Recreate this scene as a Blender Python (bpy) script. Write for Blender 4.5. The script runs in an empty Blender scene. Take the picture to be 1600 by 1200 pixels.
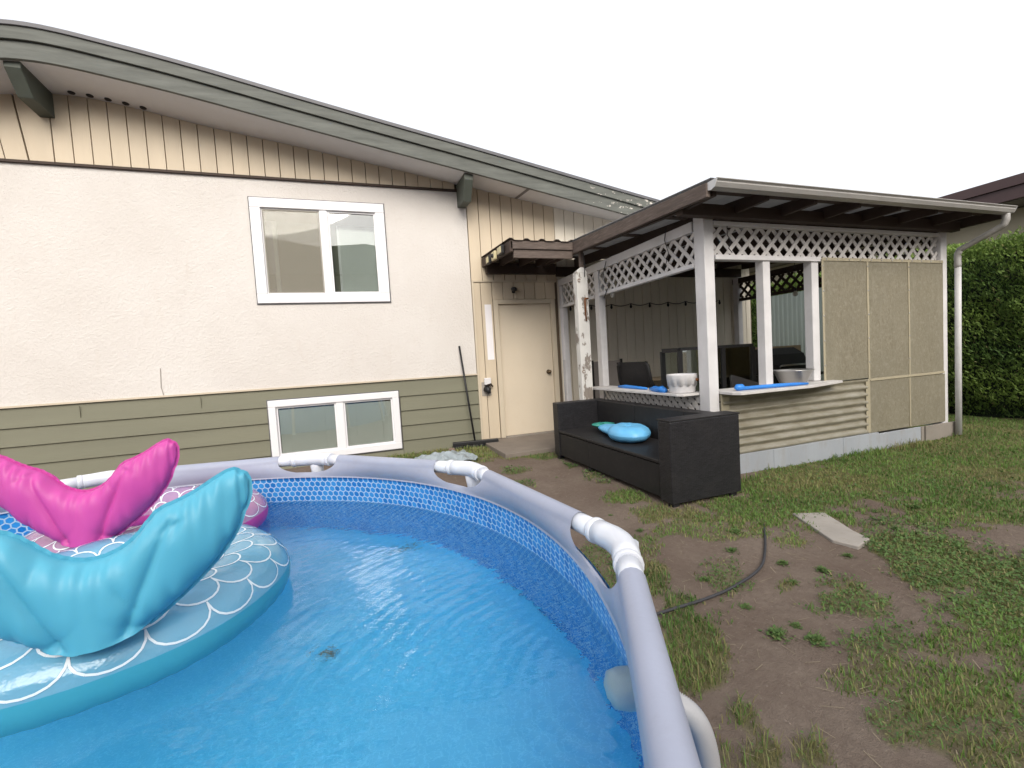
import bpy, bmesh, math, random
import numpy as np
from mathutils import Vector, Matrix
random.seed(7); RNG = np.random.default_rng(11)
S = bpy.context.scene
COL = S.collection
R = math.radians
PI = math.pi

# ------------------------------------------------------------------ camera, sky, sun, exposure
def setup():
    cam = bpy.data.cameras.new('camera'); co = bpy.data.objects.new('camera', cam); COL.objects.link(co)
    cam.sensor_fit = 'HORIZONTAL'; cam.sensor_width = 36.0; cam.lens = 36.0 * 702.8 / 1600.0
    cam.clip_start = 0.02; cam.clip_end = 2000
    yaw, pitch, roll = R(19.206), R(-3.073), R(-3.4875)
    fwd = Vector((math.sin(yaw) * math.cos(pitch), math.cos(yaw) * math.cos(pitch), math.sin(pitch)))
    right = Vector((math.cos(yaw), -math.sin(yaw), 0)); up = right.cross(fwd)
    r = math.cos(roll) * right + math.sin(roll) * up
    u = -math.sin(roll) * right + math.cos(roll) * up
    m = Matrix((r, u, -fwd)).transposed().to_4x4(); m.translation = Vector((0, 0, 1.2))
    co.matrix_world = m; S.camera = co
    w = bpy.data.worlds.new('World'); S.world = w; w.use_nodes = True
    nt = w.node_tree; bg = nt.nodes['Background']
    sky = nt.nodes.new('ShaderNodeTexSky'); sky.sky_type = 'NISHITA'; sky.sun_disc = False
    sky.sun_elevation = R(34); sky.sun_rotation = R(190); sky.air_density = 1.0; sky.dust_density = 5.0; sky.ozone_density = 1.0
    hs = nt.nodes.new('ShaderNodeHueSaturation'); hs.inputs['Saturation'].default_value = 0.42
    mx = nt.nodes.new('ShaderNodeMix'); mx.data_type = 'RGBA'
    mx.inputs[0].default_value = 0.45; mx.inputs[7].default_value = (13, 13.2, 13.8, 1)
    nt.links.new(sky.outputs[0], hs.inputs['Color']); nt.links.new(hs.outputs[0], mx.inputs[6])
    nt.links.new(mx.outputs[2], bg.inputs['Color']); bg.inputs['Strength'].default_value = 0.085
    sd = bpy.data.lights.new('sun', 'SUN'); sd.energy = 1.5; sd.angle = R(38); sd.color = (1.0, 0.92, 0.81)
    so = bpy.data.objects.new('sun', sd); COL.objects.link(so)
    so.rotation_euler = (R(90 - 34), 0, R(-10))
    vs = S.view_settings; vs.view_transform = 'Standard'; vs.look = 'None'; vs.gamma = 1; vs.use_curve_mapping = False
    vs.exposure = 0.85
    c = S.cycles; c.use_denoising = True; c.max_bounces = 12; c.diffuse_bounces = 6; c.transparent_max_bounces = 16; c.transmission_bounces = 8
    c.caustics_refractive = True; c.caustics_reflective = False; c.sample_clamp_indirect = 6
setup()

# ------------------------------------------------------------------ materials
class NT:
    def __init__(s, name):
        s.m = bpy.data.materials.new(name); s.m.use_nodes = True
        s.t = s.m.node_tree; s.b = s.t.nodes['Principled BSDF']; s.out = s.t.nodes['Material Output']
    def n(s, typ, **kw):
        nd = s.t.nodes.new('ShaderNode' + typ)
        for k, v in kw.items():
            if k.startswith('_'): setattr(nd, k[1:], v)
            elif k[0] == 'i' and k[1:].isdigit(): s.put(nd.inputs[int(k[1:])], v)
            else: s.put(nd.inputs[k.replace('_', ' ')], v)
        return nd
    def put(s, sock, v):
        if isinstance(v, bpy.types.NodeSocket): s.t.links.new(v, sock)
        elif isinstance(v, bpy.types.Node): s.t.links.new(v.outputs[0], sock)
        else:
            if isinstance(v, tuple) and len(v) == 3 and sock.type == 'RGBA': v = (*v, 1)
            sock.default_value = v
    def coord(s, scale=(1, 1, 1), kind='Object', rot=(0, 0, 0)):
        tc = s.n('TexCoord'); mp = s.n('Mapping'); s.t.links.new(tc.outputs[kind], mp.inputs[0])
        mp.inputs['Scale'].default_value = scale; mp.inputs['Rotation'].default_value = rot
        return mp.outputs[0]
    def noise(s, vec, scale, detail=4, rough=.55, dist=0):
        return s.n('TexNoise', Vector=vec, Scale=scale, Detail=detail, Roughness=rough, Distortion=dist).outputs[0]
    def ramp(s, fac, stops):
        r = s.n('ValToRGB', Fac=fac); e = r.color_ramp.elements
        while len(e) < len(stops): e.new(.5)
        for el, (p, c) in zip(e, stops):
            el.position = p; el.color = (*c, 1) if isinstance(c, tuple) else (c, c, c, 1)
        return r.outputs[0]
    def mix(s, f, a, b, blend='MIX'):
        m = s.n('Mix', _data_type='RGBA', _blend_type=blend)
        s.put(m.inputs[0], f); s.put(m.inputs[6], a); s.put(m.inputs[7], b); return m.outputs[2]
    def math(s, op, a, b=None, c=None):
        m = s.n('Math', _operation=op); s.put(m.inputs[0], a)
        if b is not None: s.put(m.inputs[1], b)
        if c is not None: s.put(m.inputs[2], c)
        return m.outputs[0]
    def vm(s, op, a, b=None, out=0):
        m = s.n('VectorMath', _operation=op); s.put(m.inputs[0], a)
        if b is not None: s.put(m.inputs[1], b)
        return m.outputs[out]
    def bump(s, h, strength=.3, dist=.01, normal=None):
        b = s.n('Bump', Height=h, Strength=strength, Distance=dist)
        if normal is not None: s.put(b.inputs['Normal'], normal)
        return b.outputs[0]
    def fin(s, col=None, rough=.6, normal=None, spec=None, metal=None):
        if col is not None: s.put(s.b.inputs['Base Color'], col)
        s.put(s.b.inputs['Roughness'], rough)
        if normal is not None: s.put(s.b.inputs['Normal'], normal)
        if spec is not None: s.put(s.b.inputs['Specular IOR Level'], spec)
        if metal is not None: s.put(s.b.inputs['Metallic'], metal)
        return s.m

def paint(name, col, dark=.82, scale=3, rough=.6, bump=.15, bscale=60, stretch=(1, 1, 1), spec=.35, dirt=None, dirt_amt=.5):
    """painted or plain surface: slow colour drift, grain, fine relief, per-object shift"""
    t = NT(name); v = t.coord(stretch)
    n1 = t.noise(v, scale, 6, .6); n2 = t.noise(v, bscale, 3)
    oi = t.n('ObjectInfo').outputs['Random']
    c = t.mix(t.ramp(n1, [(.3, 0.0), (.7, 1.0)]), tuple(x * dark for x in col), col)
    c = t.mix(t.math('MULTIPLY', oi, .16), c, tuple(x * .75 for x in col))
    if dirt is not None:
        n3 = t.noise(v, scale * 4, 8, .7)
        c = t.mix(t.math('MULTIPLY', t.ramp(n3, [(.5, 0.0), (.72, 1.0)]), dirt_amt), c, dirt)
    return t.fin(c, rough, t.bump(n2, bump, .004), spec)

def peel(name, col, under, thr=.6, scale=9, rough=.65, soft=.03, streak=(1, 1, .35)):
    t = NT(name); v = t.coord(streak); v2 = t.coord()
    n = t.noise(v, scale, 8, .68); g = t.noise(t.coord((14, 14, 1.2)), 6, 4)
    k = t.ramp(n, [(thr, 0.0), (thr + soft, 1.0)])
    wood = t.mix(g, tuple(x * .6 for x in under), under)
    pc = t.mix(t.ramp(t.noise(v2, 4, 6), [(.35, 0.0), (.7, 1.0)]), tuple(x * .84 for x in col), col)
    c = t.mix(k, pc, wood)
    h = t.math('SUBTRACT', t.math('MULTIPLY', g, .25), k)
    return t.fin(c, rough, t.bump(h, .35, .004), .3)

M = {}
def stucco():
    t = NT('stucco'); v = t.coord()
    a = t.noise(v, 38, 4, .6); b = t.noise(v, 110, 2, .5)
    h = t.math('ADD', a, t.math('MULTIPLY', b, .5))
    n = t.noise(v, .9, 5, .6)
    c = t.mix(t.ramp(n, [(.3, 0.0), (.75, 1.0)]), (.595, .562, .53), (.655, .628, .60))
    c = t.mix(t.math('MULTIPLY', t.ramp(t.noise(t.coord((1, 1, .25)), 7, 7, .7), [(.58, 0.0), (.8, 1.0)]), .25), c, (.5, .43, .36))
    return t.fin(c, .85, t.bump(h, .6, .014), .2)
M['stucco'] = stucco()
M['board'] = paint('cream_board_paint', (.60, .51, .385), .88, 5, .55, .2, 90, (1, 1, .15), dirt=(.42, .33, .22), dirt_amt=.18)
M['board_in'] = paint('ivory_board_paint', (.80, .74, .63), .85, 5, .6, .2, 90, (1, 1, .15), dirt=(.36, .3, .22), dirt_amt=.2)
M['gap'] = paint('dark_backing', (.15, .115, .08), .8, 3, .9)
M['siding'] = paint('olive_siding_paint', (.188, .186, .132), .85, 2.5, .6, .35, 60, (.25, 1, 3), dirt=(.13, .12, .08), dirt_amt=.35)
def fascia_mat(name, col):
    t = NT(name); v = t.coord((.5, 2, 4))
    n = t.noise(v, 5, 6); g = t.noise(t.coord((1.2, 10, 22)), 7, 5)
    c = t.mix(t.ramp(n, [(.3, 0.0), (.7, 1.0)]), tuple(x * .75 for x in col), tuple(x * 1.2 for x in col))
    c = t.mix(t.math('MULTIPLY', t.ramp(g, [(.55, 0.0), (.75, 1.0)]), .35), c, (.17, .18, .15))
    # flaking paint: denser towards the low end of the roof
    sx = t.n('SeparateXYZ', Vector=t.coord()).outputs[0]
    end = t.n('MapRange', Value=sx, i1=2.0, i2=3.9, i3=-.02, i4=.125).outputs[0]
    pn = t.math('ADD', t.noise(t.coord((1, 2, 2.2)), 8, 8, .7), end)
    k = t.ramp(pn, [(.705, 0.0), (.72, 1.0)])
    c = t.mix(k, c, (.62, .58, .53))
    return t.fin(c, .65, t.bump(t.math('SUBTRACT', t.math('MULTIPLY', g, .3), k), .4, .005), .3)
M['fascia'] = fascia_mat('grey_green_fascia', (.118, .125, .113))
M['beam'] = paint('grey_green_beam', (.088, .10, .083), .8, 3, .6, .25, 50, (3, .4, 3))
M['flash'] = paint('roof_edge_metal', (.13, .13, .14), .8, 3, .5, .05)
M['roofing'] = paint('bitumen_roofing', (.10, .10, .10), .8, 6, .9, .5, 120)
M['soffit'] = paint('soffit_white', (.66, .66, .67), .94, 2, .7, .1, 40)
M['white'] = paint('white_vinyl', (.76, .76, .78), .97, 3, .35, .02, spec=.5)
M['woodwhite'] = peel('white_painted_wood', (.68, .67, .675), (.34, .29, .24), .72, 10)
M['lattice'] = paint('white_lattice_paint', (.64, .62, .605), .82, 6, .6, .2, 40, dirt=(.4, .36, .3), dirt_amt=.35)
M['oldpost'] = peel('flaking_white_post', (.70, .69, .66), (.30, .26, .225), .535, 7, streak=(1, 1, .5))
M['brownwood'] = paint('weathered_brown_wood', (.13, .10, .085), .6, 4, .75, .4, 40, (.6, .6, 5), dirt=(.25, .20, .17), dirt_amt=.5)
M['darkwood'] = paint('dark_brown_wood', (.055, .036, .028), .7, 4, .7, .3, 40)
M['roofsheet'] = paint('roof_sheet_grp', (.36, .36, .37), .8, 3, .45, .1, 30, spec=.5)
def see_through(m, col, f):
    nt = m.node_tree; b = nt.nodes['Principled BSDF']; tl = nt.nodes.new('ShaderNodeBsdfTranslucent'); tl.inputs[0].default_value = (*col, 1)
    mx = nt.nodes.new('ShaderNodeMixShader'); mx.inputs[0].default_value = f; nt.links.new(b.outputs[0], mx.inputs[1]); nt.links.new(tl.outputs[0], mx.inputs[2]); nt.links.new(mx.outputs[0], nt.nodes['Material Output'].inputs[0])
see_through(M['roofsheet'], (.5, .5, .5), .30)
M['trim'] = paint('cream_trim', (.58, .505, .39), .9, 4, .5, .15, 60, (1, 1, .2), dirt=(.35, .28, .2), dirt_amt=.2)
M['door'] = paint('cream_door', (.62, .54, .425), .93, 2.5, .45, .08, 40, dirt=(.5, .4, .28), dirt_amt=.2)
M['black'] = paint('black_plastic', (.02, .02, .022), .8, 5, .45)
M['dark'] = paint('dark_room', (.03, .03, .03), .8, 5, .9)  # near-black colour standing in for the unlit room behind the panes
M['brass'] = NT('dark_brass').fin((.12, .085, .05), .35, metal=.9)
M['paintpatch'] = paint('fresh_white_patch', (.80, .78, .80), .96, 8, .7, .1)
M['siding_dark'] = paint('olive_joint', (.12, .115, .075))
M['blind'] = paint('blind_slat', (.84, .87, .85), .95, 3, .5, .02)
M['shade'] = paint('roller_shade', (.24, .235, .215), .9, 3, .8, .05)
M['lilac'] = paint('lilac_curtain', (.50, .48, .58), .9, 5, .7, .05)
def glass(name, tint, refl=1.45):
    t = NT(name); t.t.nodes.remove(t.b)
    fr = t.n('Fresnel', IOR=refl); tr = t.n('BsdfTransparent', Color=tint); gl = t.n('BsdfGlossy', Color=(1, 1, 1), Roughness=.015)
    f = t.math('MULTIPLY_ADD', fr, 1.6, .05)
    mx = t.n('MixShader', i0=f, i1=tr, i2=gl); t.t.links.new(mx.outputs[0], t.out.inputs[0]); return t.m
M['glass'] = glass('window_glass', (.92, .95, .93), 1.55)
def netting():
    t = NT('insect_netting'); t.fin((.36, .335, .27), .8); tr = t.n('BsdfTransparent', Color=(1, 1, 1)); mx = t.n('MixShader', i0=.34, i1=tr, i2=t.b.outputs[0])
    t.t.links.new(mx.outputs[0], t.out.inputs[0]); return t.m
M['netting'] = netting()
M['tankglass'] = glass('tank_glass', (.90, .94, .92), 1.45)
M['concrete'] = paint('concrete', (.30, .27, .235), .75, 4, .9, .35, 80, dirt=(.18, .15, .12), dirt_amt=.5)
M['step'] = paint('worn_doorstep', (.235, .20, .168), .75, 4, .9, .35, 80, dirt=(.15, .12, .095), dirt_amt=.6)
M['slab'] = paint('pale_concrete_slab', (.36, .33, .295), .8, 6, .9, .4, 90, dirt=(.2, .17, .13), dirt_amt=.45)
M['plinth'] = paint('blue_grey_plinth', (.36, .385, .42), .82, 3, .75, .2, 40, (1, 1, .3), dirt=(.26, .24, .2), dirt_amt=.5)
def frp(name, corr=False):
    t = NT(name); v = t.coord()
    f1 = t.noise(t.coord((1, 1, .45), rot=(0, .5, 0)), 48, 7, .8, 1.5); f2 = t.noise(v, 2.2, 5, .6)
    c = t.mix(t.ramp(f1, [(.33, 0.0), (.66, 1.0)]), (.20, .175, .12), (.46, .425, .33))
    c = t.mix(t.math('MULTIPLY', t.ramp(f2, [(.35, 0.0), (.7, 1.0)]), .4), c, (.29, .27, .21))
    c = t.mix(t.math('MULTIPLY', t.ramp(t.noise(v, 26, 5, .7), [(.52, 0.0), (.66, 1.0)]), .55), c, (.50, .47, .38))
    c = t.mix(t.math('MULTIPLY', t.ramp(t.noise(t.coord((1.2, 1, .12)), 9, 6), [(.5, 0.0), (.75, 1.0)]), .5), c, (.42, .39, .31))
    m = t.fin(c, .5, t.bump(f1, .25, .003), .45)
    tl = t.n('BsdfTranslucent', Color=(.5, .45, .3)); mx = t.n('MixShader', i0=.38, i1=t.b.outputs[0], i2=tl)
    t.t.links.new(mx.outputs[0], t.out.inputs[0]); return m
M['frp'] = frp('fibreglass_sheet')
def screen_mat():
    t = NT('pale_green_fibreglass'); m = t.fin((.55, .60, .56), .5, None, .4); tl = t.n('BsdfTranslucent', Color=(.7, .78, .72)); mx = t.n('MixShader', i0=.6, i1=t.b.outputs[0], i2=tl)
    t.t.links.new(mx.outputs[0], t.out.inputs[0]); return m
M['screen'] = screen_mat()
def corrmat():
    t = NT('corrugated_fibreglass'); v = t.coord(); n = t.noise(t.coord((.6, 1, 3)), 9, 6, .65); f = t.noise(v, 55, 5, .75)
    c = t.mix(t.ramp(n, [(.35, 0.0), (.68, 1.0)]), (.27, .245, .18), (.47, .45, .385)); c = t.mix(t.math('MULTIPLY', f, .4), c, (.22, .19, .13))
    t.fin(c, .28, t.bump(f, .15, .003), .6); tl = t.n('BsdfTranslucent', Color=(.5, .45, .3)); mx = t.n('MixShader', i0=.25, i1=t.b.outputs[0], i2=tl)
    t.t.links.new(mx.outputs[0], t.out.inputs[0]); return t.m
M['corr'] = corrmat()
M['batten'] = paint('pale_pine_batten', (.41, .365, .26), .85, 8, .6, .2, 60, (1, 1, .3))
M['gutter'] = paint('aluminium_gutter', (.40, .39, .375), .75, 6, .4, .05, spec=.6, dirt=(.2, .17, .14), dirt_amt=.55, stretch=(.5, 3, 3))
M['spout'] = paint('downpipe_white', (.60, .60, .60), .85, 4, .45, .05, dirt=(.3, .28, .25), dirt_amt=.4)
def rattan():
    t = NT('dark_rattan'); v = t.coord()
    sp = t.n('SeparateXYZ', Vector=v)
    hor = t.math('ADD', sp.outputs[0], sp.outputs[1])
    cv = t.n('CombineXYZ', i0=hor, i1=t.math('ADD', sp.outputs[2], t.math('MULTIPLY', sp.outputs[1], .0)), i2=0)
    br = t.n('TexBrick', Vector=cv, Color1=(.010, .0095, .012), Color2=(.023, .022, .026), Mortar=(.003, .003, .003), Scale=1.0, Mortar_Size=.0022, Mortar_Smooth=.6, Brick_Width=.034, Row_Height=.0135)
    n = t.noise(v, 6, 5)
    c = t.mix(t.math('MULTIPLY', t.ramp(n, [(.5, 0.0), (.75, 1.0)]), .25), br.outputs[0], (.045, .04, .038))
    return t.fin(c, .42, t.bump(t.math('MULTIPLY', br.outputs[1], -1.0), .8, .004), .5)
M['rattan'] = rattan()
M['sofadark'] = paint('dark_resin_panel', (.019, .018, .019), .75, 5, .5, .15, 120, dirt=(.045, .04, .036), dirt_amt=.35)

def hexmat(name, blue, blue2, line, period=.031, lw=.085, bump=0.0, wet=False):
    t = NT(name); tc = t.n('TexCoord'); p = t.vm('SCALE', tc.outputs['UV']); p.node.inputs['Scale'].default_value = 1.0 / period
    p = t.vm('ADD', p, (600.0, 600.0 * 1.7320508, 0.0))
    Sx = (1.0, 1.7320508, 1.0); Hx = (.5, .8660254, .5)
    a = t.vm('SUBTRACT', t.vm('MODULO', p, Sx), Hx)
    b = t.vm('SUBTRACT', t.vm('MODULO', t.vm('SUBTRACT', p, Hx), Sx), Hx)
    la = t.vm('LENGTH', t.vm('MULTIPLY', a, (1, 1, 0)), out=1); lb = t.vm('LENGTH', t.vm('MULTIPLY', b, (1, 1, 0)), out=1)
    sel = t.math('LESS_THAN', la, lb)
    mg = t.n('Mix', _data_type='VECTOR'); t.put(mg.inputs[0], sel); t.put(mg.inputs[4], b); t.put(mg.inputs[5], a); g = mg.outputs[1]
    ab = t.n('SeparateXYZ', Vector=t.vm('ABSOLUTE', g))
    d = t.math('MAXIMUM', ab.outputs[0], t.math('ADD', t.math('MULTIPLY', ab.outputs[0], .5), t.math('MULTIPLY', ab.outputs[1], .8660254)))
    k = t.n('MapRange', Value=d, i1=.5 - lw - .03, i2=.5 - lw + .03, i3=0.0, i4=1.0, _clamp=True).outputs[0]
    idv = t.vm('SUBTRACT', p, g)
    wn = t.n('TexWhiteNoise', _noise_dimensions='2D'); t.put(wn.inputs['Vector'], t.vm('SNAP', t.vm('ADD', idv, (.25, .25, 0)), (.5, .5, .5)))
    cell = t.mix(wn.outputs[0], blue, blue2)
    vo = t.coord()
    cell = t.mix(t.math('MULTIPLY', t.noise(vo, 3, 4), .25), cell, tuple(x * .6 for x in blue))
    c = t.mix(k, cell, line)
    nb = t.noise(vo, 14, 5, .6)
    return t.fin(c, .4, t.bump(nb, .25, .01) if bump else None, .4)
M['hexwall'] = hexmat('pool_liner_wall', (.012, .21, .62), (.055, .36, .80), (.54, .68, .82))
M['hexfloor'] = hexmat('pool_liner_floor', (.10, .57, .94), (.12, .60, .96), (.15, .64, .98), lw=.06, bump=1)
M['sleeve'] = paint('lavender_sleeve', (.355, .38, .475), .88, 5, .42, .25, 22, spec=.45, dirt=(.25, .255, .30), dirt_amt=.3)
M['tube'] = paint('powdercoat_white_tube', (.68, .70, .75), .97, 4, .3, .02, spec=.5)
def water():
    t = NT('pool_water'); v = t.coord()
    n1 = t.noise(v, 5.0, 2, .45, .3); n2 = t.noise(t.coord((1, 1.6, 1), rot=(0, 0, .3)), 26, 3, .55)
    # gentle rings running out from the outlet on the near right side
    w = t.n('TexWave', _wave_type='RINGS', _rings_direction='SPHERICAL', Scale=7.5, Distortion=3.5, Detail=2.0, Detail_Scale=1.2)
    t.put(w.inputs['Vector'], t.vm('SUBTRACT', v, (.48, .78, .525)))
    sp = t.vm('LENGTH', t.vm('SUBTRACT', v, (.48, .78, .525)), out=1)
    fall = t.n('MapRange', Value=sp, i1=.3, i2=1.6, i3=1.0, i4=.0, _clamp=True).outputs[0]
    h = t.math('ADD', t.math('ADD', n1, t.math('MULTIPLY', n2, .13)), t.math('MULTIPLY', t.math('MULTIPLY', w.outputs[0], fall), .075))
    t.fin((.74, .965, 1.0), 0.0, t.bump(h, .5, .022))
    t.b.inputs['Transmission Weight'].default_value = 1.0; t.b.inputs['IOR'].default_value = 1.33
    return t.m
M['water'] = water()
M['sediment'] = paint('brown_sediment', (.16, .24, .23), .7, 20, .9)
def vinyl(name, col, col2, rough=.28, sub=0.0, bscale=25):
    t = NT(name); v = t.coord(); n = t.noise(v, 6, 4)
    c = t.mix(n, col, col2)
    t.fin(c, rough, t.bump(t.noise(v, bscale, 3), .08, .01), .5)
    t.b.inputs['Coat Weight'].default_value = .0
    return t.m
M['teal'] = vinyl('teal_vinyl', (.075, .36, .50), (.09, .41, .56), .5)
M['tealband'] = vinyl('teal_band_vinyl', (.045, .32, .45), (.06, .37, .50), .4)
M['pink'] = vinyl('magenta_vinyl', (.50, .05, .29), (.56, .07, .34), .5)
def clearvinyl(name, tint, refl, diff):
    t = NT(name); v = t.coord()
    t.fin(t.mix(t.noise(v, 9, 4), tint, diff), .12, t.bump(t.noise(t.coord((1, 1, 1)), 16, 4, .6), .5, .012), .6)
    t.b.inputs['Coat Weight'].default_value = .5
    tr = t.n('BsdfTransparent', Color=refl); mx = t.n('MixShader', i0=.38, i1=t.b.outputs[0], i2=tr)
    t.t.links.new(mx.outputs[0], t.out.inputs[0]); return t.m
M['tealclear'] = clearvinyl('clear_blue_vinyl', (.18, .56, .80), (.55, .84, .95), (.30, .60, .80))
M['pinkclear'] = clearvinyl('clear_pink_vinyl', (.50, .30, .52), (.92, .72, .86), (.62, .40, .58))
M['print'] = paint('white_print', (.78, .86, .90), .98, 5, .35, .0)
M['fitting'] = paint('ivory_fitting', (.74, .72, .72), .95, 6, .4)
M['hose'] = paint('ivory_hose', (.44, .44, .45), .92, 6, .45)
M['purple'] = paint('violet_label', (.13, .12, .34), .9, 5, .4)
M['gardenhose'] = paint('black_hose', (.05, .05, .056), .8, 7, .6)
M['pump'] = paint('grey_pump', (.2, .2, .22), .9, 5, .4)
M['bluetoy'] = vinyl('bright_blue_vinyl', (.02, .17, .60), (.03, .24, .70), .4)
M['bluefloat'] = vinyl('light_blue_vinyl', (.07, .35, .66), (.20, .52, .78), .4)
M['greenfloat'] = vinyl('dark_green_vinyl', (.02, .18, .14), (.04, .3, .25), .35)
M['pot'] = paint('white_enamel', (.70, .69, .70), .9, 5, .4, .05, dirt=(.4, .36, .32), dirt_amt=.3)
M['steel'] = NT('brushed_steel').fin((.55, .54, .52), .32, metal=.9)
M['tan'] = paint('tan_cushion', (.48, .38, .26), .9, 6, .85, .2)
M['sling'] = paint('taupe_sling', (.25, .225, .21), .9, 6, .8, .2, 200)
M['rust'] = paint('rusty_iron', (.24, .09, .03), .5, 12, .85, .4)
M['led'] = paint('yellowed_lens', (.62, .55, .33), .9, 8, .4)
M['tarp'] = paint('pale_plastic_sheet', (.34, .39, .42), .7, 12, .35, .8, 35, spec=.5, dirt=(.2, .27, .3), dirt_amt=.6)
M['stone'] = paint('brown_stone', (.22, .16, .12), .7, 20, .9, .5, 60)
M['nbrown'] = paint('brown_fascia', (.085, .052, .052), .85, 3, .55, .1)
M['nwall'] = paint('neighbour_cream', (.52, .46, .35), .9, 2, .8, .2, 60)
M['ngrey'] = paint('neighbour_soffit', (.20, .19, .19), .9, 2, .7)
M['fence'] = paint('grey_fence_wood', (.17, .14, .12), .7, 4, .8, .3, 40)
M['bulb'] = paint('bulb_glass', (.6, .58, .52), .9, 5, .2)

# ------------------------------------------------------------------ mesh helpers
class MB:
    def __init__(s): s.v = []; s.f = []; s.mi = []; s.uv = {}
    def add(s, vs, fs, mi=0):
        o = len(s.v); s.v += [tuple(v) for v in vs]; s.f += [tuple(i + o for i in f) for f in fs]; s.mi += [mi] * len(fs); return o
    def box(s, x0, x1, y0, y1, z0, z1, mat=None, mi=0):
        vs = [(x, y, z) for z in (z0, z1) for y in (y0, y1) for x in (x0, x1)]
        if mat is not None: vs = [mat @ Vector(v) for v in vs]
        s.add(vs, [(0, 2, 3, 1), (4, 5, 7, 6), (0, 1, 5, 4), (2, 6, 7, 3), (0, 4, 6, 2), (1, 3, 7, 5)], mi); return s
    def bar(s, a, b, w, h, up=(0, 0, 1)):
        """square bar from a to b, w across, h along up"""
        a, b = Vector(a), Vector(b); d = (b - a); L = d.length; d.normalize(); up = Vector(up)
        sd = d.cross(up).normalized(); up = sd.cross(d).normalized()
        m = Matrix((sd, d, up)).transposed().to_4x4(); m.translation = a
        return s.box(-w / 2, w / 2, 0, L, -h / 2, h / 2, m)
    def prism(s, pts, axis, a, b):
        """polygon pts (2d) extruded along axis from a to b; the 2d coords fill the remaining axes in order"""
        n = len(pts)
        def P(p, t):
            q = list(p); q.insert(axis, t); return tuple(q)
        vs = [P(p, a) for p in pts] + [P(p, b) for p in pts]
        fs = [tuple(range(n - 1, -1, -1)), tuple(range(n, 2 * n))] + [(i, (i + 1) % n, n + (i + 1) % n, n + i) for i in range(n)]
        s.add(vs, fs); return s
    def tube(s, pts, r, n=10, caps=True, closed=False):
        pts = [Vector(p) for p in pts]; m = len(pts); rs = r if isinstance(r, (list, tuple)) else [r] * m
        prev = None; o = len(s.v)
        for i, p in enumerate(pts):
            if closed: t = pts[(i + 1) % m] - pts[i - 1]
            else: t = pts[min(i + 1, m - 1)] - pts[max(i - 1, 0)]
            t.normalize()
            if prev is None: u = t.orthogonal().normalized()
            else: u = (prev - t * prev.dot(t)).normalized()
            prev = u; w = t.cross(u)
            for k in range(n):
                a = 2 * PI * k / n; s.v.append(tuple(p + rs[i] * (math.cos(a) * u + math.sin(a) * w)))
        for i in range(m if closed else m - 1):
            for k in range(n):
                j = (i + 1) % m
                s.f.append((o + i * n + k, o + i * n + (k + 1) % n, o + j * n + (k + 1) % n, o + j * n + k)); s.mi.append(0)
        if caps and not closed:
            s.f.append(tuple(o + k for k in range(n - 1, -1, -1))); s.f.append(tuple(o + (m - 1) * n + k for k in range(n))); s.mi += [0, 0]
        return s
    def lathe(s, prof, n=24, c=(0, 0, 0), mat=None):
        o = len(s.v); m = len(prof)
        for r, z in prof:
            for k in range(n):
                a = 2 * PI * k / n; v = Vector((r * math.cos(a), r * math.sin(a), z))
                if mat is not None: v = mat @ v
                s.v.append(tuple(v + Vector(c)))
        for i in range(m - 1):
            for k in range(n):
                s.f.append((o + i * n + k, o + i * n + (k + 1) % n, o + (i + 1) * n + (k + 1) % n, o + (i + 1) * n + k)); s.mi.append(0)
        return s
    def grid(s, fn, nu, nv, wrapu=False, mi=0, uvf=None):
        o = len(s.v); mu = nu if wrapu else nu + 1
        for j in range(nv + 1):
            for i in range(mu):
                s.v.append(tuple(fn(i / nu, j / nv)))
        for j in range(nv):
            for i in range(nu):
                i2 = (i + 1) % mu if wrapu else i + 1
                f = (o + j * mu + i, o + j * mu + i2, o + (j + 1) * mu + i2, o + (j + 1) * mu + i)
                if uvf: s.uv[len(s.f)] = [uvf(i / nu, j / nv), uvf((i + 1) / nu, j / nv), uvf((i + 1) / nu, (j + 1) / nv), uvf(i / nu, (j + 1) / nv)]
                s.f.append(f); s.mi.append(mi)
        return s
    def build(s, name, mat, parent=None, smooth=False, bevel=0, label=None, kind=None, fixn=False):
        me = bpy.data.meshes.new(name); me.from_pydata(s.v, [], s.f)
        mats = mat if isinstance(mat, (list, tuple)) else [mat]
        for m in mats: me.materials.append(m)
        if len(mats) > 1: me.polygons.foreach_set('material_index', s.mi)
        if s.uv:
            l = me.uv_layers.new(name='UVMap')
            for fi, uvs in s.uv.items():
                for li, uv in zip(me.polygons[fi].loop_indices, uvs): l.data[li].uv = uv
        if fixn:
            bm = bmesh.new(); bm.from_mesh(me); bmesh.ops.recalc_face_normals(bm, faces=bm.faces); bm.to_mesh(me); bm.free()
        if smooth: me.polygons.foreach_set('use_smooth', [True] * len(me.polygons))
        me.update()
        o = bpy.data.objects.new(name, me); COL.objects.link(o)
        if parent is not None: adopt(o, parent)
        if bevel:
            b = o.modifiers.new('bevel', 'BEVEL'); b.width = bevel; b.segments = 2; b.limit_method = 'ANGLE'; b.angle_limit = R(40)
            for p in me.polygons: p.use_smooth = False
        if label: o['label'] = label
        if kind: o['kind'] = kind
        return o
def world_loc(o):
    v = Vector(o.location)
    while o.parent is not None: o = o.parent; v = v + o.location if o.type == 'EMPTY' else v
    return v
def adopt(o, parent):
    o.parent = parent
    root = parent
    if parent.type == 'EMPTY': o.matrix_parent_inverse = Matrix.Translation(-Vector(parent.location))
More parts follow.
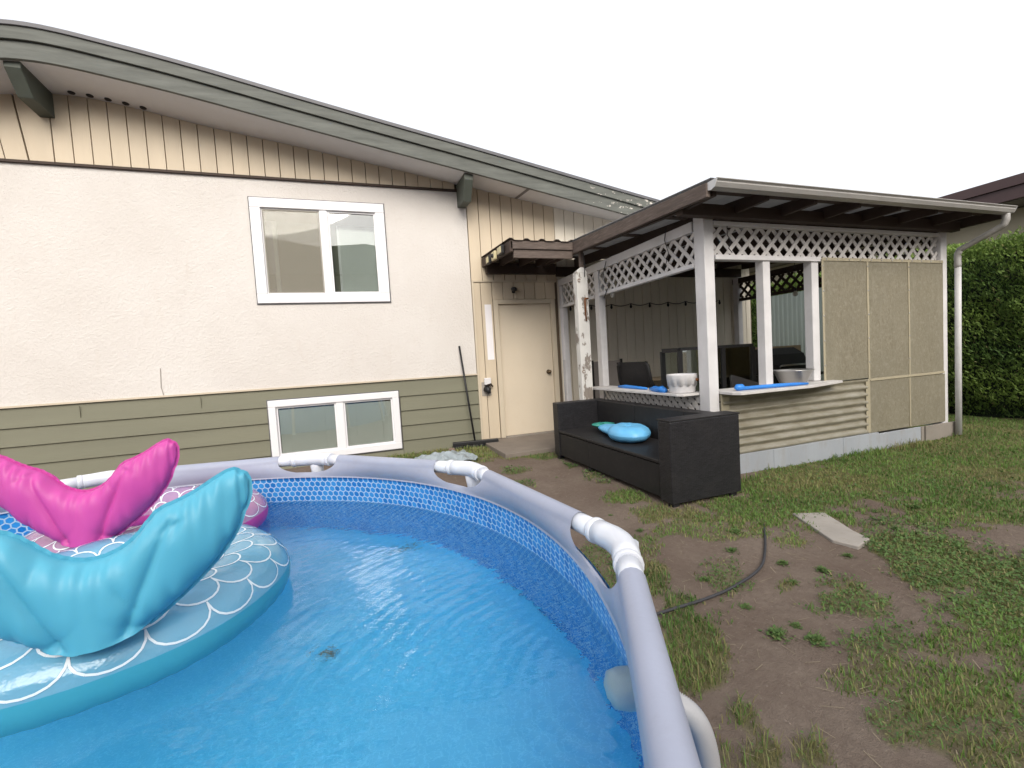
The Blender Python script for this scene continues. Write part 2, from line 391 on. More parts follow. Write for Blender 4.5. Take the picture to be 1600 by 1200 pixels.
def thing(name, label, cat, loc=(0, 0, 0), group=None):
    o = bpy.data.objects.new(name, None); COL.objects.link(o); o.location = loc; o.empty_display_size = .1
    o['label'] = label; o['category'] = cat
    if group: o['group'] = group
    return o
def tag(o, label, cat, group=None):
    o['label'] = label; o['category'] = cat
    if group: o['group'] = group
    return o
def struct(o): o['kind'] = 'structure'; return o
def lerp(a, b, t): return a + (b - a) * t
def poly(tab, x):
    """piecewise linear lookup"""
    if x <= tab[0][0]: (x0, y0), (x1, y1) = tab[0], tab[1]
    elif x >= tab[-1][0]: (x0, y0), (x1, y1) = tab[-2], tab[-1]
    else:
        for (x0, y0), (x1, y1) in zip(tab, tab[1:]):
            if x0 <= x <= x1: break
    return y0 + (y1 - y0) * (x - x0) / (x1 - x0)

W = 6.30            # front face of the house wall (y)

# ================================================================== ground
def vnoise(x, y, seed=0):
    def h(i, j):
        n = (i * 374761393 + j * 668265263 + seed * 974711) & 0x7fffffff
        n = ((n ^ (n >> 13)) * 1274126177) & 0x7fffffff
        return ((n ^ (n >> 16)) & 0xffff) / 65535.0
    xi = np.floor(x).astype(np.int64); yi = np.floor(y).astype(np.int64); fx = x - xi; fy = y - yi
    fx = fx * fx * (3 - 2 * fx); fy = fy * fy * (3 - 2 * fy)
    return (h(xi, yi) * (1 - fx) + h(xi + 1, yi) * fx) * (1 - fy) + (h(xi, yi + 1) * (1 - fx) + h(xi + 1, yi + 1) * fx) * fy
def fbm(x, y, sc, seed=0, o=4):
    t = 0; a = .5
    for k in range(o): t = t + a * vnoise(x * sc, y * sc, seed + k * 17); sc *= 2.1; a *= .5
    return t / (1 - .5 ** o)
BLOBS = [(4.52,2.64,0.99,-0.65,-1.04,-0.6,1,0),(6.14,2.67,0.58,-0.43,-1.83,-0.79,1,0),(3.28,2.6,0.52,-0.31,-0.56,-0.44,1,0),(2.65,2.45,0.41,-0.23,-0.38,-0.35,0.8,0),(3.9,1.89,0.5,-0.29,-0.42,-0.2,0.9,0),(7.03,2.89,0.26,-0.21,-1.82,-0.75,1,0),(5.35,3.25,0.56,-0.41,-0.84,-0.5,1,0),(3.93,3.24,0.28,-0.19,-0.64,-0.52,1,0),(2.09,2.34,0.21,-0.11,-0.12,-0.13,0.5,0),(2.83,1.4,0.34,-0.17,-0.37,-0.18,1,1),(2.99,1.21,0.3,-0.15,-0.49,-0.2,1,1),(2.94,1.66,0.21,-0.11,-0.28,-0.16,0.9,1),(2.92,1.78,0.15,-0.08,-0.17,-0.1,0.8,1),(2.61,1.14,0.28,-0.13,-0.32,-0.14,0.9,1),(3.24,1.9,0.18,-0.1,-0.14,-0.08,0.5,1),(3.38,1.77,0.12,-0.07,-0.1,-0.05,0.5,1),(2.09,1.42,0.19,-0.09,-0.16,-0.11,0.7,1),(1.94,1.19,0.15,-0.07,-0.13,-0.08,0.6,1),(2.16,1.55,0.12,-0.06,-0.1,-0.07,0.5,1),(2.15,1.05,0.23,-0.11,-0.13,-0.06,0.6,0),(2.31,0.93,0.16,-0.07,-0.29,-0.12,0.7,0),(1.75,1.03,0.18,-0.08,-0.14,-0.08,0.6,0),(1.83,0.89,0.2,-0.09,-0.19,-0.09,0.8,0),(1.84,0.77,0.15,-0.07,-0.19,-0.08,0.6,1),(1.57,0.86,0.17,-0.07,-0.15,-0.08,0.7,1),(1.61,0.7,0.18,-0.08,-0.13,-0.06,0.7,0),(1.9,1.17,0.15,-0.07,-0.17,-0.1,0.6,1),(1.62,1.06,0.12,-0.05,-0.1,-0.06,0.5,0),(1.23,1.48,0.16,-0.08,-0.21,-0.24,0.8,0),(1.31,1.65,0.11,-0.05,-0.14,-0.16,0.7,0),(1.11,1.3,0.13,-0.06,-0.09,-0.11,0.8,0),(1.12,1.12,0.09,-0.04,-0.09,-0.08,0.75,0),(1.06,0.98,0.08,-0.04,-0.09,-0.08,0.8,0),(0.91,1.03,0.07,-0.03,-0.08,-0.08,0.5,0),(1.18,0.93,0.08,-0.03,-0.09,-0.07,0.7,0),(1.42,1.99,0.1,-0.05,-0.17,-0.23,0.7,0),(1.72,1.8,0.14,-0.07,-0.11,-0.11,0.5,1),(1.59,2.27,0.1,-0.05,-0.14,-0.19,0.45,0),(1.97,1.64,0.07,-0.03,-0.08,-0.06,0.6,0),(1.85,1.94,0.12,-0.06,-0.07,-0.07,0.35,1),(2.34,4.06,0.15,-0.1,-0.22,-0.36,0.7,1),(2.11,3.2,0.2,-0.12,-0.14,-0.2,0.8,0),(2.05,2.79,0.16,-0.09,-0.14,-0.18,0.8,0),(2.35,4.65,0.18,-0.13,-0.18,-0.35,0.8,1),(2,2.49,0.13,-0.07,-0.12,-0.15,0.6,0),(2.5,2.53,0.15,-0.09,-0.22,-0.22,0.6,0),(1.07,5.8,0.56,-0.39,-0.08,-0.41,0.9,0),(1.65,5.4,0.42,-0.29,-0.07,-0.22,0.8,0),(2.12,5.06,0.26,-0.19,-0.07,-0.17,0.7,0),(1.57,4.57,0.13,-0.09,-0.07,-0.19,0.6,1),(1.48,4.04,0.13,-0.08,-0.06,-0.15,0.5,1),(1.54,6.07,0.31,-0.23,-0.12,-0.46,0.9,0),(0.62,6.12,0.31,-0.22,-0.03,-0.26,0.8,0),(1.27,2.33,0.1,-0.05,-0.11,-0.19,0.5,1),(1.21,2.1,0.06,-0.03,-0.09,-0.15,0.5,1)]
def density(x, y):
    """grass cover 0..1 and share of dark clover, from the patches seen in the yard"""
    d = np.zeros_like(x); cl = np.zeros_like(x)
    wob = fbm(x, y, 5.0, 3) - .5; wob2 = fbm(x, y, 14.0, 9) - .5
    for cx, cy, ax, ay, bx, by, dn, k in BLOBS:
        det = ax * by - bx * ay; dx = x - cx; dy = y - cy
        u = (dx * by - dy * bx) / det; v = (dy * ax - dx * ay) / det
        r = np.sqrt(u * u + v * v) + wob * 1.1 + wob2 * .8
        m = np.clip(((1.08 if cy > 1.3 else .96) - r) / .35, 0, 1) * dn
        cl = np.where(m > d, k * 1.0, cl); d = np.maximum(d, m)
    # open lawn on the far right, beyond the patches
    far = np.clip((x - 3.6 - wob * 2.0) / .5, 0, 1) * np.clip((y - 2.1 + wob * 2) / .3, 0, 1)
    rest = np.clip((x - 1.6) / 1.2, 0, 1) * np.clip((.75 - y + wob) / .4, 0, 1) * .35
    d = np.maximum(d, np.maximum(far * .95, rest))
    d = np.where((x > 3.02) & (y > 3.36) & (x < 6.55), 0, d)
    d = np.where((x > 1.66) & (x < 3.05) & (y > 5.18), 0, d)
    d = np.where(y > 6.27, np.where(x > 6.6, d, 0), d)
    d = np.where((x > 2.22) & (x < 2.84) & (y > 2.8) & (y < 4.86), 0, d)
    d = np.where(np.hypot(x + .977, y - 1.212) < 1.64, 0, d)
    return d, cl
def gz(x, y): return (fbm(x, y, 1.3, 21) - .5) * .05 * np.clip(1.3 - np.hypot(x - 2, y - 2) / 8, 0, 1) + (fbm(x, y, 9, 5) - .5) * .012 - .004
def ground():
    xs = np.concatenate([[-150, -60, -30, -15, -8, -5, -3], np.arange(-2.0, 8.4, .045), [8.7, 9.5, 11, 14, 20, 32, 60, 150]])
    ys = np.concatenate([[-150, -60, -30, -15, -8, -4, -2, -1], np.arange(-.5, 6.5, .045), [7, 8, 10, 14, 20, 32, 60, 150]])
    X, Y = np.meshgrid(xs, ys); Z = gz(X, Y); d, cl = density(X, Y)
    nx, ny = len(xs), len(ys)
    v = np.stack([X.ravel(), Y.ravel(), Z.ravel()], 1)
    i = np.arange(nx * ny).reshape(ny, nx)
    f = np.stack([i[:-1, :-1].ravel(), i[:-1, 1:].ravel(), i[1:, 1:].ravel(), i[1:, :-1].ravel()], 1)
    me = bpy.data.meshes.new('ground'); me.from_pydata(v.tolist(), [], f.tolist())
    at = me.color_attributes.new('cover', 'FLOAT_COLOR', 'POINT')
    c = np.stack([d.ravel(), cl.ravel(), 0 * d.ravel(), 1 + 0 * d.ravel()], 1).astype(np.float32)
    at.data.foreach_set('color', c.ravel())
    me.polygons.foreach_set('use_smooth', [True] * len(me.polygons))
    t = NT('soil_and_turf'); vv = t.coord()
    a = t.n('VertexColor', _layer_name='cover'); cv = t.n('SeparateColor', Color=a.outputs[0])
    n1 = t.noise(vv, 1.6, 6, .6); n2 = t.noise(vv, 30, 8, .75); n3 = t.noise(vv, 160, 4, .7)
    c0 = t.mix(t.ramp(n1, [(.3, 0.0), (.7, 1.0)]), (.165, .124, .099), (.255, .206, .168))
    c0 = t.mix(t.ramp(n2, [(.35, 0.0), (.7, 1.0)]), t.mix(.4, c0, (.09, .064, .05)), c0)
    c0 = t.mix(t.math('MULTIPLY', t.ramp(n3, [(.55, 0.0), (.75, 1.0)]), .35), c0, (.27, .22, .17))
    vo = t.n('TexVoronoi', Vector=vv, Scale=26.0); peb = t.math('LESS_THAN', vo.outputs['Distance'], .13)
    c0 = t.mix(t.math('MULTIPLY', peb, .5), c0, (.26, .215, .175))
    gr = t.mix(t.noise(vv, 40, 6), (.10, .115, .045), (.22, .19, .10))
    c = t.mix(t.ramp(t.math('MULTIPLY', cv.outputs[0], t.math('ADD', n2, .45)), [(.25, 0.0), (.8, 1.0)]), c0, gr)
    t.fin(c, .95, t.bump(t.math('ADD', n2, t.math('MULTIPLY', n3, .6)), .75, .025), .1)
    me.materials.append(t.m)
    o = bpy.data.objects.new('ground', me); COL.objects.link(o); struct(o)
ground()

# ================================================================== house
house = thing('house', 'cream stucco bungalow with olive siding and grey green gable roof', 'house', (-1, W, 0))
SOF = [(-9, 3.28), (-3.27, 4.27), (-3.05, 4.345), (-2.85, 4.375), (-2.62, 4.37), (-2.05, 4.285), (-1.51, 4.175), (-.2, 3.99), (.58, 3.86), (1.54, 3.705), (2.88, 3.485), (4.11, 3.30), (7.2, 2.83)]
FB = [(-9, 3.25), (-3.4, 4.27), (-3.15, 4.345), (-2.95, 4.40), (-2.69, 4.405), (-2.46, 4.365), (-1.96, 4.30), (-1.41, 4.21), (-.81, 4.10), (-.17, 3.97), (1.08, 3.755), (2.63, 3.47), (4.0, 3.22), (7.2, 2.64)]
FY = 5.75
def soften(tab):
    xs_ = sorted([-9, -5, 7.2, 4.11, 2.9, 1.6, .5, -.5, -1.2] + [-4.4 + .1 * k for k in range(31)])
    f = lambda x: sum(poly(tab, min(7.2, max(-9, x + .075 * k))) for k in range(-5, 6)) / 11
    return [(x, f(x)) for x in xs_]
SOF_RAW = SOF; FB_RAW = FB; SOF = soften(SOF); FB = soften(FB)
def build_house():
    # stucco band with the window opening cut out
    b = MB(); X0, X1, Z0, Z1 = -8.5, 1.665, 1.03, 3.60; hx0, hx1, hz0, hz1 = -1.03, .51, 2.10, 3.345
    for (x0, x1, z0, z1) in ((X0, hx0, Z0, Z1), (hx1, X1, Z0, Z1), (hx0, hx1, Z0, hz0), (hx0, hx1, hz1, Z1)): b.box(x0, x1, W, W + .15, z0, z1)
    b.build('stucco_wall', M['stucco'], house)
    MB().box(X0, 1.67, W - .018, W - .001, 1.012, 1.032).build('stucco_stop', M['trim'], house)
    # backing wall behind the boards; room shell
    b = MB(); b.box(-8.5, -1.03, W + .03, W + .15, 0, 1.0); b.box(.51, 6.9, W + .03, W + .15, 0, 3.0)
    b.box(-1.03, .51, W + .03, W + .15, 0, .13); b.box(-1.03, .51, W + .03, W + .15, .87, 1.0)
    b.prism([(-8.5, 3.62), (6.9, 2.9), (6.9, 2.85), (4.11, 3.29), (1.54, 3.70), (-.2, 3.985), (-2.62, 4.365), (-2.85, 4.37), (-3.3, 4.25), (-8.5, 3.35)], 1, W + .03, W + .15)
    b.build('backing_wall', M['gap'], house)
    b = MB(); b.box(-8.5, 6.9, 12, 12.1, -.1, 3.4); b.box(-8.5, -8.4, W + .15, 12, -.1, 3.4); b.box(6.8, 6.9, W + .15, 12, -.1, 2.8)
    b.box(-8.4, 6.8, W + .15, 12, 1.1, 1.16)
    b.build('rear_shell', M['stucco'], house)
    b = MB(); b.box(-1.6, 1.1, W + .9, W + .95, 0, 3.6); b.build('dark_room_sheet', M['dark'], house)  # added sheet, the shade of the room depth is put into its colour
    # dark capping strip between gable boards and stucco
    MB().box(-8.5, 1.60, W - .03, W + .03, 3.595, 3.622).build('drip_strip', M['darkwood'], house)
    # gable boards
    pitch = .169; x = 1.62
    def board(xa, xb, z0, ta=None, tb=None, mat='board', y=W - .006, tilt=0.0):
        ga = .0042
        za = poly(SOF, xa) if ta is None else ta; zb = poly(SOF, xb) if tb is None else tb
        MB().prism([(xa + ga, z0), (xb - ga, z0), (xb - ga - tilt, zb), (xa + ga - tilt, za)], 1, y, W + .032).build('vertical_board', M[mat], house, bevel=.003)
    xs = [1.52 - pitch * k for k in range(26)]
    for xa in xs: board(xa - pitch, xa, 3.622)
    xa = xs[-1] - pitch
    # boards beyond the ridge lean with the other slope
    MB().prism([(xa - .21, 3.622), (xa - .006, 3.622), (xa - .006, 4.37), (xa - .29, 4.33)], 1, W - .006, W + .032).build('vertical_board', M['board'], house, bevel=.003)
    for k in range(4):
        q = xa - .216 - .19 * k
        MB().prism([(q - .19, 3.622), (q - .008, 3.622), (q - .09, 4.33 - .05 * k), (q - .27, 4.28 - .05 * k)], 1, W - .006, W + .032).build('vertical_board', M['board'], house, bevel=.003)
    # tall boards right of the stucco, above the door head and on to the shed roof
    q = 1.672
    while q < 6.8:
        p2 = min(q + pitch, 6.85)
        if q < 2.98: board(q, p2, 2.365)
        else: board(q, p2, .06, mat='board_in')
        q += pitch
    # door surround boards
    def sb(xa, xb, z0, z1): MB().box(xa + .004, xb - .004, W - .006, W + .032, z0, z1).build('vertical_board', M['board'], house, bevel=.003)
    sb(1.70, 1.80, .06, 2.34); sb(1.80, 1.97, .06, 2.34)
    for k in range(6): sb(1.97 + .168 * k, 1.97 + .168 * (k + 1), 2.09, 2.34)
    MB().box(1.675, 3.0, W - .022, W + .03, 2.342, 2.362).build('door_head_strip', M['trim'], house)
    MB().box(1.672, 1.70, W - .02, W + .03, .06, 2.342).build('corner_strip', M['trim'], house)
    c = MB(); c.box(1.975, 2.045, W - .03, W + .02, .06, 2.085); c.box(2.885, 2.955, W - .03, W + .02, .06, 2.085); c.box(2.045, 2.885, W - .03, W + .02, 2.02, 2.085)
    c.build('door_frame', M['trim'], house, bevel=.004)
    d = MB().box(2.048, 2.882, W + .012, W + .028, .075, 2.018).build('door', M['door'], house, bevel=.003)
    mt = Matrix.Rotation(R(90), 4, 'X')
    MB().lathe([(.0, .075), (.022, .07), (.03, .05), (.026, .035), (.012, .028), (.012, .008), (.034, .006), (.034, 0), (0, 0)], 20, (2.80, W + .011, .985), mt).build('door_knob', M['brass'], d, True)
    MB().box(2.04, 2.89, W - .05, W + .02, .056, .074).build('door_sill', M['concrete'], house)
    MB().box(1.845, 1.945, W - .0085, W - .0065, 1.22, 2.02).build('paint_patch', M['paintpatch'], house)
    # lap siding rows, each tilted out at its lower edge
    ztop = [1.012, .805, .605, .40, .195]; zb = [.795, .595, .39, .185, -.03]
    for k in range(5):
        segs = [(-8.5, -4.6), (-4.597, 1.672)] if k == 0 else [(-8.5, -4.6), (-4.597, -1.06), (.565, 1.672)]
        if k == 4: segs = [(-8.5, -4.6), (-4.597, -1.06), (.565, 1.672)]
        for (a, c_) in segs:
            MB().prism([(W - .012, zb[k]), (W - .002, zb[k] - .004), (W + .03, zb[k]), (W + .03, ztop[k]), (W + .012, ztop[k])], 0, a, c_).build('siding_board', M['siding'], house)
    MB().prism([(W - .012, -.03), (W + .03, -.03), (W + .03, .08), (W + .008, .08)], 0, -1.058, .563).build('siding_board', M['siding'], house)
    MB().box(-3.66, -3.625, W - .02, W + .03, 0, .80).build('siding_trim', M['siding'], house)
    # roof: fascia boards, edge metal, slab, soffit, ridge beam ends
    def strip(name, mat, z0, z1, y0, y1, x0=-8.8, x1=7.2, bevel=.004):
        xs_ = [x0] + [x for x, _ in FB if x0 < x < x1] + [x1]
        xs_ = sorted(set(xs_ + [-2.8, -2.58, -2.2, -3.05, -3.25])); m = MB()
        lo = [poly(FB, x) + z0 for x in xs_]; hi = [poly(FB, x) + z1 for x in xs_]; n = len(xs_)
        pts = []
        for x, a, c_ in zip(xs_, lo, hi): pts += [(x, y0, a), (x, y0, c_), (x, y1, c_), (x, y1, a)]
        fs = [(0, 1, 2, 3), (4 * n - 1, 4 * n - 2, 4 * n - 3, 4 * n - 4)]
        for i in range(n - 1):
            for k in range(4): fs.append((4 * i + k, 4 * i + 4 + k, 4 * i + 4 + (k + 1) % 4, 4 * i + (k + 1) % 4))
        m.add(pts, fs); return m.build(name, M[mat], house, bevel=bevel, fixn=True)
    strip('lower_fascia', 'fascia', -.005, .160, FY, FY + .04)
    strip('upper_fascia', 'fascia', .163, .285, FY - .028, FY + .04)
    strip('roof_edge_flashing', 'flash', .283, .325, FY - .045, FY + .06)
    rf = strip('roof', 'roofing', .10, .29, FY + .06, 12.6, bevel=0)
    m = MB(); xs_ = sorted(set([x for x, _ in SOF] + [x for x, _ in FB] + [-2.75]))
    m.grid(lambda u, v: (lambda x: (x, lerp(W + .02, FY + .035, v), lerp(poly(SOF, x), poly(FB, x) - .0, v)))(lerp(-8.7, 7.1, u)), 140, 1)
    m.build('soffit', M['soffit'], house)
    m = MB(); m.grid(lambda u, v: (lambda x: (x, lerp(W, FY + .03, v), lerp(poly(SOF, x), poly(FB, x), v) - .006))(2.40 + .045 * u), 1, 1)
    m.build('soffit_joint_strip', M['ngrey'], house)
    for k in range(-1, 5):
        x = -2.64 + .158 * k if k >= 0 else -2.98 + .158 * (k + 1)
        if k == 5: continue
        t_ = .12; z = lerp(poly(SOF, x), poly(FB, x), t_)
        MB().lathe([(.0, -.010), (.028, -.010), (.033, -.004), (.033, 0)], 14, (x, lerp(W, FY, t_), z)).build('soffit_vent', M['black'], house)
    # beam ends carrying the overhang
    def beam(xc, w, ztop_w, ztop_f, dep, yf):
        pts = [(W + .02, ztop_w), (W + .02, ztop_w - dep), (yf + .16, ztop_f - dep), (yf, ztop_f - dep * .25), (yf, ztop_f)]
        MB().prism(pts, 0, xc - w / 2, xc + w / 2).build('roof_beam', M['beam'], house, bevel=.006)
    beam(-2.895, .13, 4.36, 4.385, .27, FY + .05)
    beam(1.60, .115, 3.69, 3.66, .31, FY + .06)
    # windows
    def window(x0, x1, z0, z1, fw, kind):
        y = W - .03
        w = MB(); w.box(x0, x1, y, W + .08, z0, z0 + fw); w.box(x0, x1, y, W + .08, z1 - fw, z1)
        w.box(x0, x0 + fw, y, W + .08, z0 + fw, z1 - fw); w.box(x1 - fw, x1, y, W + .08, z0 + fw, z1 - fw)
        wo = w.build('window', M['white'], house, bevel=.006)
        rv = MB(); rv.box(x0 - .012, x1 + .012, W - .012, W + .02, z0 - .014, z0 + .02); rv.box(x0 - .012, x1 + .012, W - .012, W + .02, z1 - .02, z1 + .012)
        rv.box(x0 - .012, x0 + .02, W - .012, W + .02, z0 + .02, z1 - .02); rv.box(x1 - .02, x1 + .012, W - .012, W + .02, z0 + .02, z1 - .02); rv.build('window_outline', M['flash'], wo)  # thin dark outline strip round the window frame
        xm = x0 + (x1 - x0) * .525
        s = MB(); s.box(xm - .045, xm + .045, y + .012, W + .06, z0 + fw, z1 - fw)
        s.build('mullion', M['white'], wo, bevel=.004)
        # inner sash rails
        for (a, c_) in ((x0 + fw, xm - .045), (xm + .045, x1 - fw)):
            q = MB(); t_ = .022; q.box(a, c_, y + .03, W + .05, z0 + fw, z0 + fw + t_); q.box(a, c_, y + .03, W + .05, z1 - fw - t_, z1 - fw)
            q.box(a, a + t_, y + .03, W + .05, z0 + fw + t_, z1 - fw - t_); q.box(c_ - t_, c_, y + .03, W + .05, z0 + fw + t_, z1 - fw - t_)
            q.build('sash', M['white'], wo)
            p = MB(); p.box(a + .01, c_ - .01, W + .018, W + .022, z0 + fw + .01, z1 - fw - .01); p.build('pane', M['glass'], wo)
        if kind == 'upper': MB().box(x0 + fw + .012, xm - .052, W - .004, W - .002, z0 + fw + .012, z1 - fw - .012).build('insect_screen', M['netting'], wo)
        def slats(a, c_, za, zb_, yy):
            n = int((zb_ - za) / .026); b_ = MB()
            for k in range(n):
                z = za + k * .026
                b_.add([(a, yy, z), (c_, yy, z), (c_, yy + .012, z + .029), (a, yy + .012, z + .029)], [(0, 1, 2, 3)])
            for xx in (a + .12, c_ - .12): b_.box(xx, xx + .004, yy - .004, yy - .002, za, zb_)
            b_.build('blind', M['blind'], wo)
        if kind == 'upper':
            slats(xm + .17, x1 - fw, z0 + fw, z1 - fw, W + .09)
            MB().box(xm + .045, xm + .14, W + .13, W + .14, z0 + fw, z1 - fw).build('side_curtain', M['siding'], wo)
            MB().box(xm + .14, xm + .17, W + .10, W + .13, z0 + fw, z1 - fw).build('blind_rail', M['white'], wo)
            MB().box(x0 + .26, xm - .04, W + .14, W + .15, z0 + fw, z1 - fw).build('roller_shade', M['shade'], wo)
            MB().box(x0 + .08, x0 + .23, W + .12, W + .13, z0 + fw, z1 - fw).build('side_curtain', M['lilac'], wo)
            MB().box(x0 + .215, x0 + .26, W + .09, W + .12, z0 + fw, z1 - fw).build('blind_rail', M['white'], wo)
            MB().box(x0 + .14, x0 + .21, W + .075, W + .10, z0 + fw + .08, z0 + fw + .26).build('window_latch', M['black'], wo)
        else:
            slats(x0 + fw + .024, xm - .07, z0 + fw + .024, z1 - fw - .024, W + .03); slats(xm + .07, x1 - fw - .024, z0 + fw + .024, z1 - fw - .024, W + .03)
    window(-1.05, .53, 2.08, 3.365, .115, 'upper')
    window(-1.045, .545, .085, .872, .085, 'lower')
build_house()

for (x, z0, z1) in ((-2.12, .90, 1.35), (-3.0, .99, 1.0)):
    if z1 > z0 + .1: MB().tube([(x, W - .004, z1), (x - .01, W - .004, lerp(z0, z1, .5)), (x + .006, W - .004, 1.035)], .004, 5).build('caulk_drip', M['slab'], house)
for k, (x, z) in enumerate(((-2.9, .9), (-1.75, .9))):
    MB().box(x, x + .003, W - .0115, W - .004, z - .05, z + .08).build('siding_joint', M['siding_dark'], house)
pad = struct(MB().box(1.67, 3.0, 5.2, W + .02, -.1, .055).build('doorstep', M['step'], bevel=.01))
# fittings on the house
sc = thing('security_camera', 'small black camera on the boards above the cream door', 'camera', (2.30, W, 2.2))
mt = Matrix.Rotation(R(100), 4, 'X')
MB().box(2.275, 2.325, W - .02, W - .004, 2.18, 2.26).build('bracket', M['black'], sc, bevel=.004)
MB().lathe([(0, .09), (.03, .088), (.034, .06), (.034, .0), (.0, -.005)], 18, (2.295, W - .02, 2.235), mt).build('lens_housing', M['black'], sc, True)
MB().tube([(2.32, W - .015, 2.18), (2.34, W - .012, 2.13), (2.338, W - .012, 2.09)], .006, 6).build('cable', M['trim'], sc)
ou = thing('outdoor_outlet', 'weathered outdoor outlet box with black plug beside the door', 'outlet', (1.83, W, .85))
MB().box(1.725, 1.865, W - .012, W - .0065, .70, .90).build('back_plate', M['slab'], ou, bevel=.003)
MB().box(1.76, 1.86, W - .06, W - .012, .86, .96).build('cover', M['pot'], ou, bevel=.01)
MB().tube([(1.79, W - .03, .80), (1.80, W - .08, .79), (1.81, W - .1, .74)], [.05, .045, .02], 12).build('plug', M['black'], ou, True)
MB().tube([(1.80, W - .05, .86), (1.85, W - .06, .87), (1.88, W - .05, .83)], .013, 8).build('clip', M['darkwood'], ou, True)
br = thing('push_broom', 'black push broom leaning upright against the olive siding', 'broom', (1.5, 6.1, .02))
MB().tube([(1.535, 6.13, .06), (1.43, W - .025, 1.44)], .014, 8).build('handle', M['black'], br, True)
MB().bar((1.22, 6.16, .075), (1.86, 6.08, .075), .07, .05).build('head', M['black'], br, bevel=.008)
b = MB()
for k in range(44):
    t_ = (k + .5) / 44; x = lerp(1.22, 1.86, t_); y = lerp(6.16, 6.08, t_)
    for q in (-.02, .02): b.bar((x, y + q, .05), (x + random.uniform(-.008, .008), y + q * 1.6, .003), .012, .012)
b.build('bristles', M['black'], br)

# ================================================================== canopy over the door
can = thing('door_canopy', 'brown timber canopy with corrugated top over the cream door', 'canopy', (2.3, 5.7, 2.4))
def corr(m, x0, x1, y0, y1, z0, z1, along='y', pitch=.2, h=.022, th=.004, n_per=6):
    """ribbed sheet running y0..y1, ribs spaced along x"""
    n = int((x1 - x0) / pitch * n_per); top = []
    for i in range(n + 1):
        x = lerp(x0, x1, i / n); ph = (i % n_per) / n_per
        rz = h if ph < .17 or ph > .90 else 0
        top.append((x, rz))
    vs = []
    for (x, rz) in top: vs += [(x, y0, z0 + rz), (x, y1, z1 + rz), (x, y0, z0 + rz - th), (x, y1, z1 + rz - th)]
    fs = []
    for i in range(n):
        a = 4 * i; c_ = a + 4
        fs += [(a, c_, c_ + 1, a + 1), (a + 2, a + 3, c_ + 3, c_ + 2), (a, a + 2, c_ + 2, c_), (a + 1, c_ + 1, c_ + 3, a + 3)]
    m.add(vs, fs); return m
corr(MB(), 1.84, 2.68, 5.06, W - .01, 2.615, 2.675).build('roof_sheet', M['brownwood'], can)
MB().box(1.86, 2.68, 5.08, 5.12, 2.515, 2.61).build('upper_fascia', M['brownwood'], can, bevel=.004)
MB().box(1.90, 2.68, 5.10, 5.14, 2.415, 2.513).build('lower_fascia', M['brownwood'], can, bevel=.004)
MB().prism([(5.08, 2.48), (5.08, 2.608), (W - .01, 2.668), (W - .01, 2.55)], 0, 1.845, 1.885).build('side_board', M['darkwood'], can, bevel=.004)
MB().box(1.89, 2.98, W - .09, W - .008, 2.45, 2.60).build('wall_ledger', M['darkwood'], can, bevel=.004)
for x in (2.1, 2.4, 2.66): MB().prism([(5.14, 2.49), (5.14, 2.60), (W - .09, 2.66), (W - .09, 2.55)], 0, x - .02, x + .02).build('rafter', M['darkwood'], can)
sl = thing('security_light', 'twin yellowed floodlight fixed to the left side of the canopy', 'light', (1.82, 5.5, 2.5))
for (y, zz, sz) in ((5.34, 2.555, .13), (5.86, 2.555, .09)):
    f = MB().box(1.80, 1.838, y - sz / 2 - .02, y + sz / 2 + .02, zz - .05, zz + .05).build('lamp_head', M['black'], sl, bevel=.006)
    MB().box(1.79, 1.80, y - sz / 2, y + sz / 2, zz - .038, zz + .038).build('lens', M['led'], f, bevel=.003)
f = MB().box(1.80, 1.838, 5.55, 5.69, 2.50, 2.61).build('sensor', M['led'], sl, bevel=.01)
MB().lathe([(0, .03), (.02, .028), (.028, .0)], 14, (1.80, 5.62, 2.555), Matrix.Rotation(R(-90), 4, 'Y')).build('sensor_eye', M['black'], f, True)

# ================================================================== shed (open lattice pavilion)
shed = thing('lattice_pavilion', 'white lattice garden pavilion with metal roof and fibreglass side', 'pavilion', (4.7, 4.7, 0))
XL, XR, YF, YB = 3.04, 6.52, 3.27, W - .01
def P(name, m, mat, parent=shed, **kw): return m.build(name, M[mat], parent, **kw)
# posts
for (x0, x1, y0, y1, z0, z1) in ((3.04, 3.15, 3.27, 3.40, 0, 2.40), (3.045, 3.135, 5.13, 5.24, 0, 2.37), (3.74, 3.83, 3.28, 3.37, .80, 2.0), (4.38, 4.475, 3.28, 3.37, .80, 2.0),
                                 (6.42, 6.53, 3.27, 3.37, .12, 2.36), (6.42, 6.52, 6.16, 6.26, 0, 2.4), (6.42, 6.52, 5.60, 5.70, 0, 2.4), (6.42, 6.51, 4.78, 4.88, 0, 2.4)):
    P('post', MB().box(x0, x1, y0, y1, z0, z1), 'woodwhite', bevel=.006)
P('post', MB().box(3.04, 3.12, YB - .1, YB, .06, 2.27), 'woodwhite', bevel=.006)
P('paint_patch', MB().box(3.037, 3.0395, YB - .095, YB - .008, 1.15, 1.93), 'paintpatch')
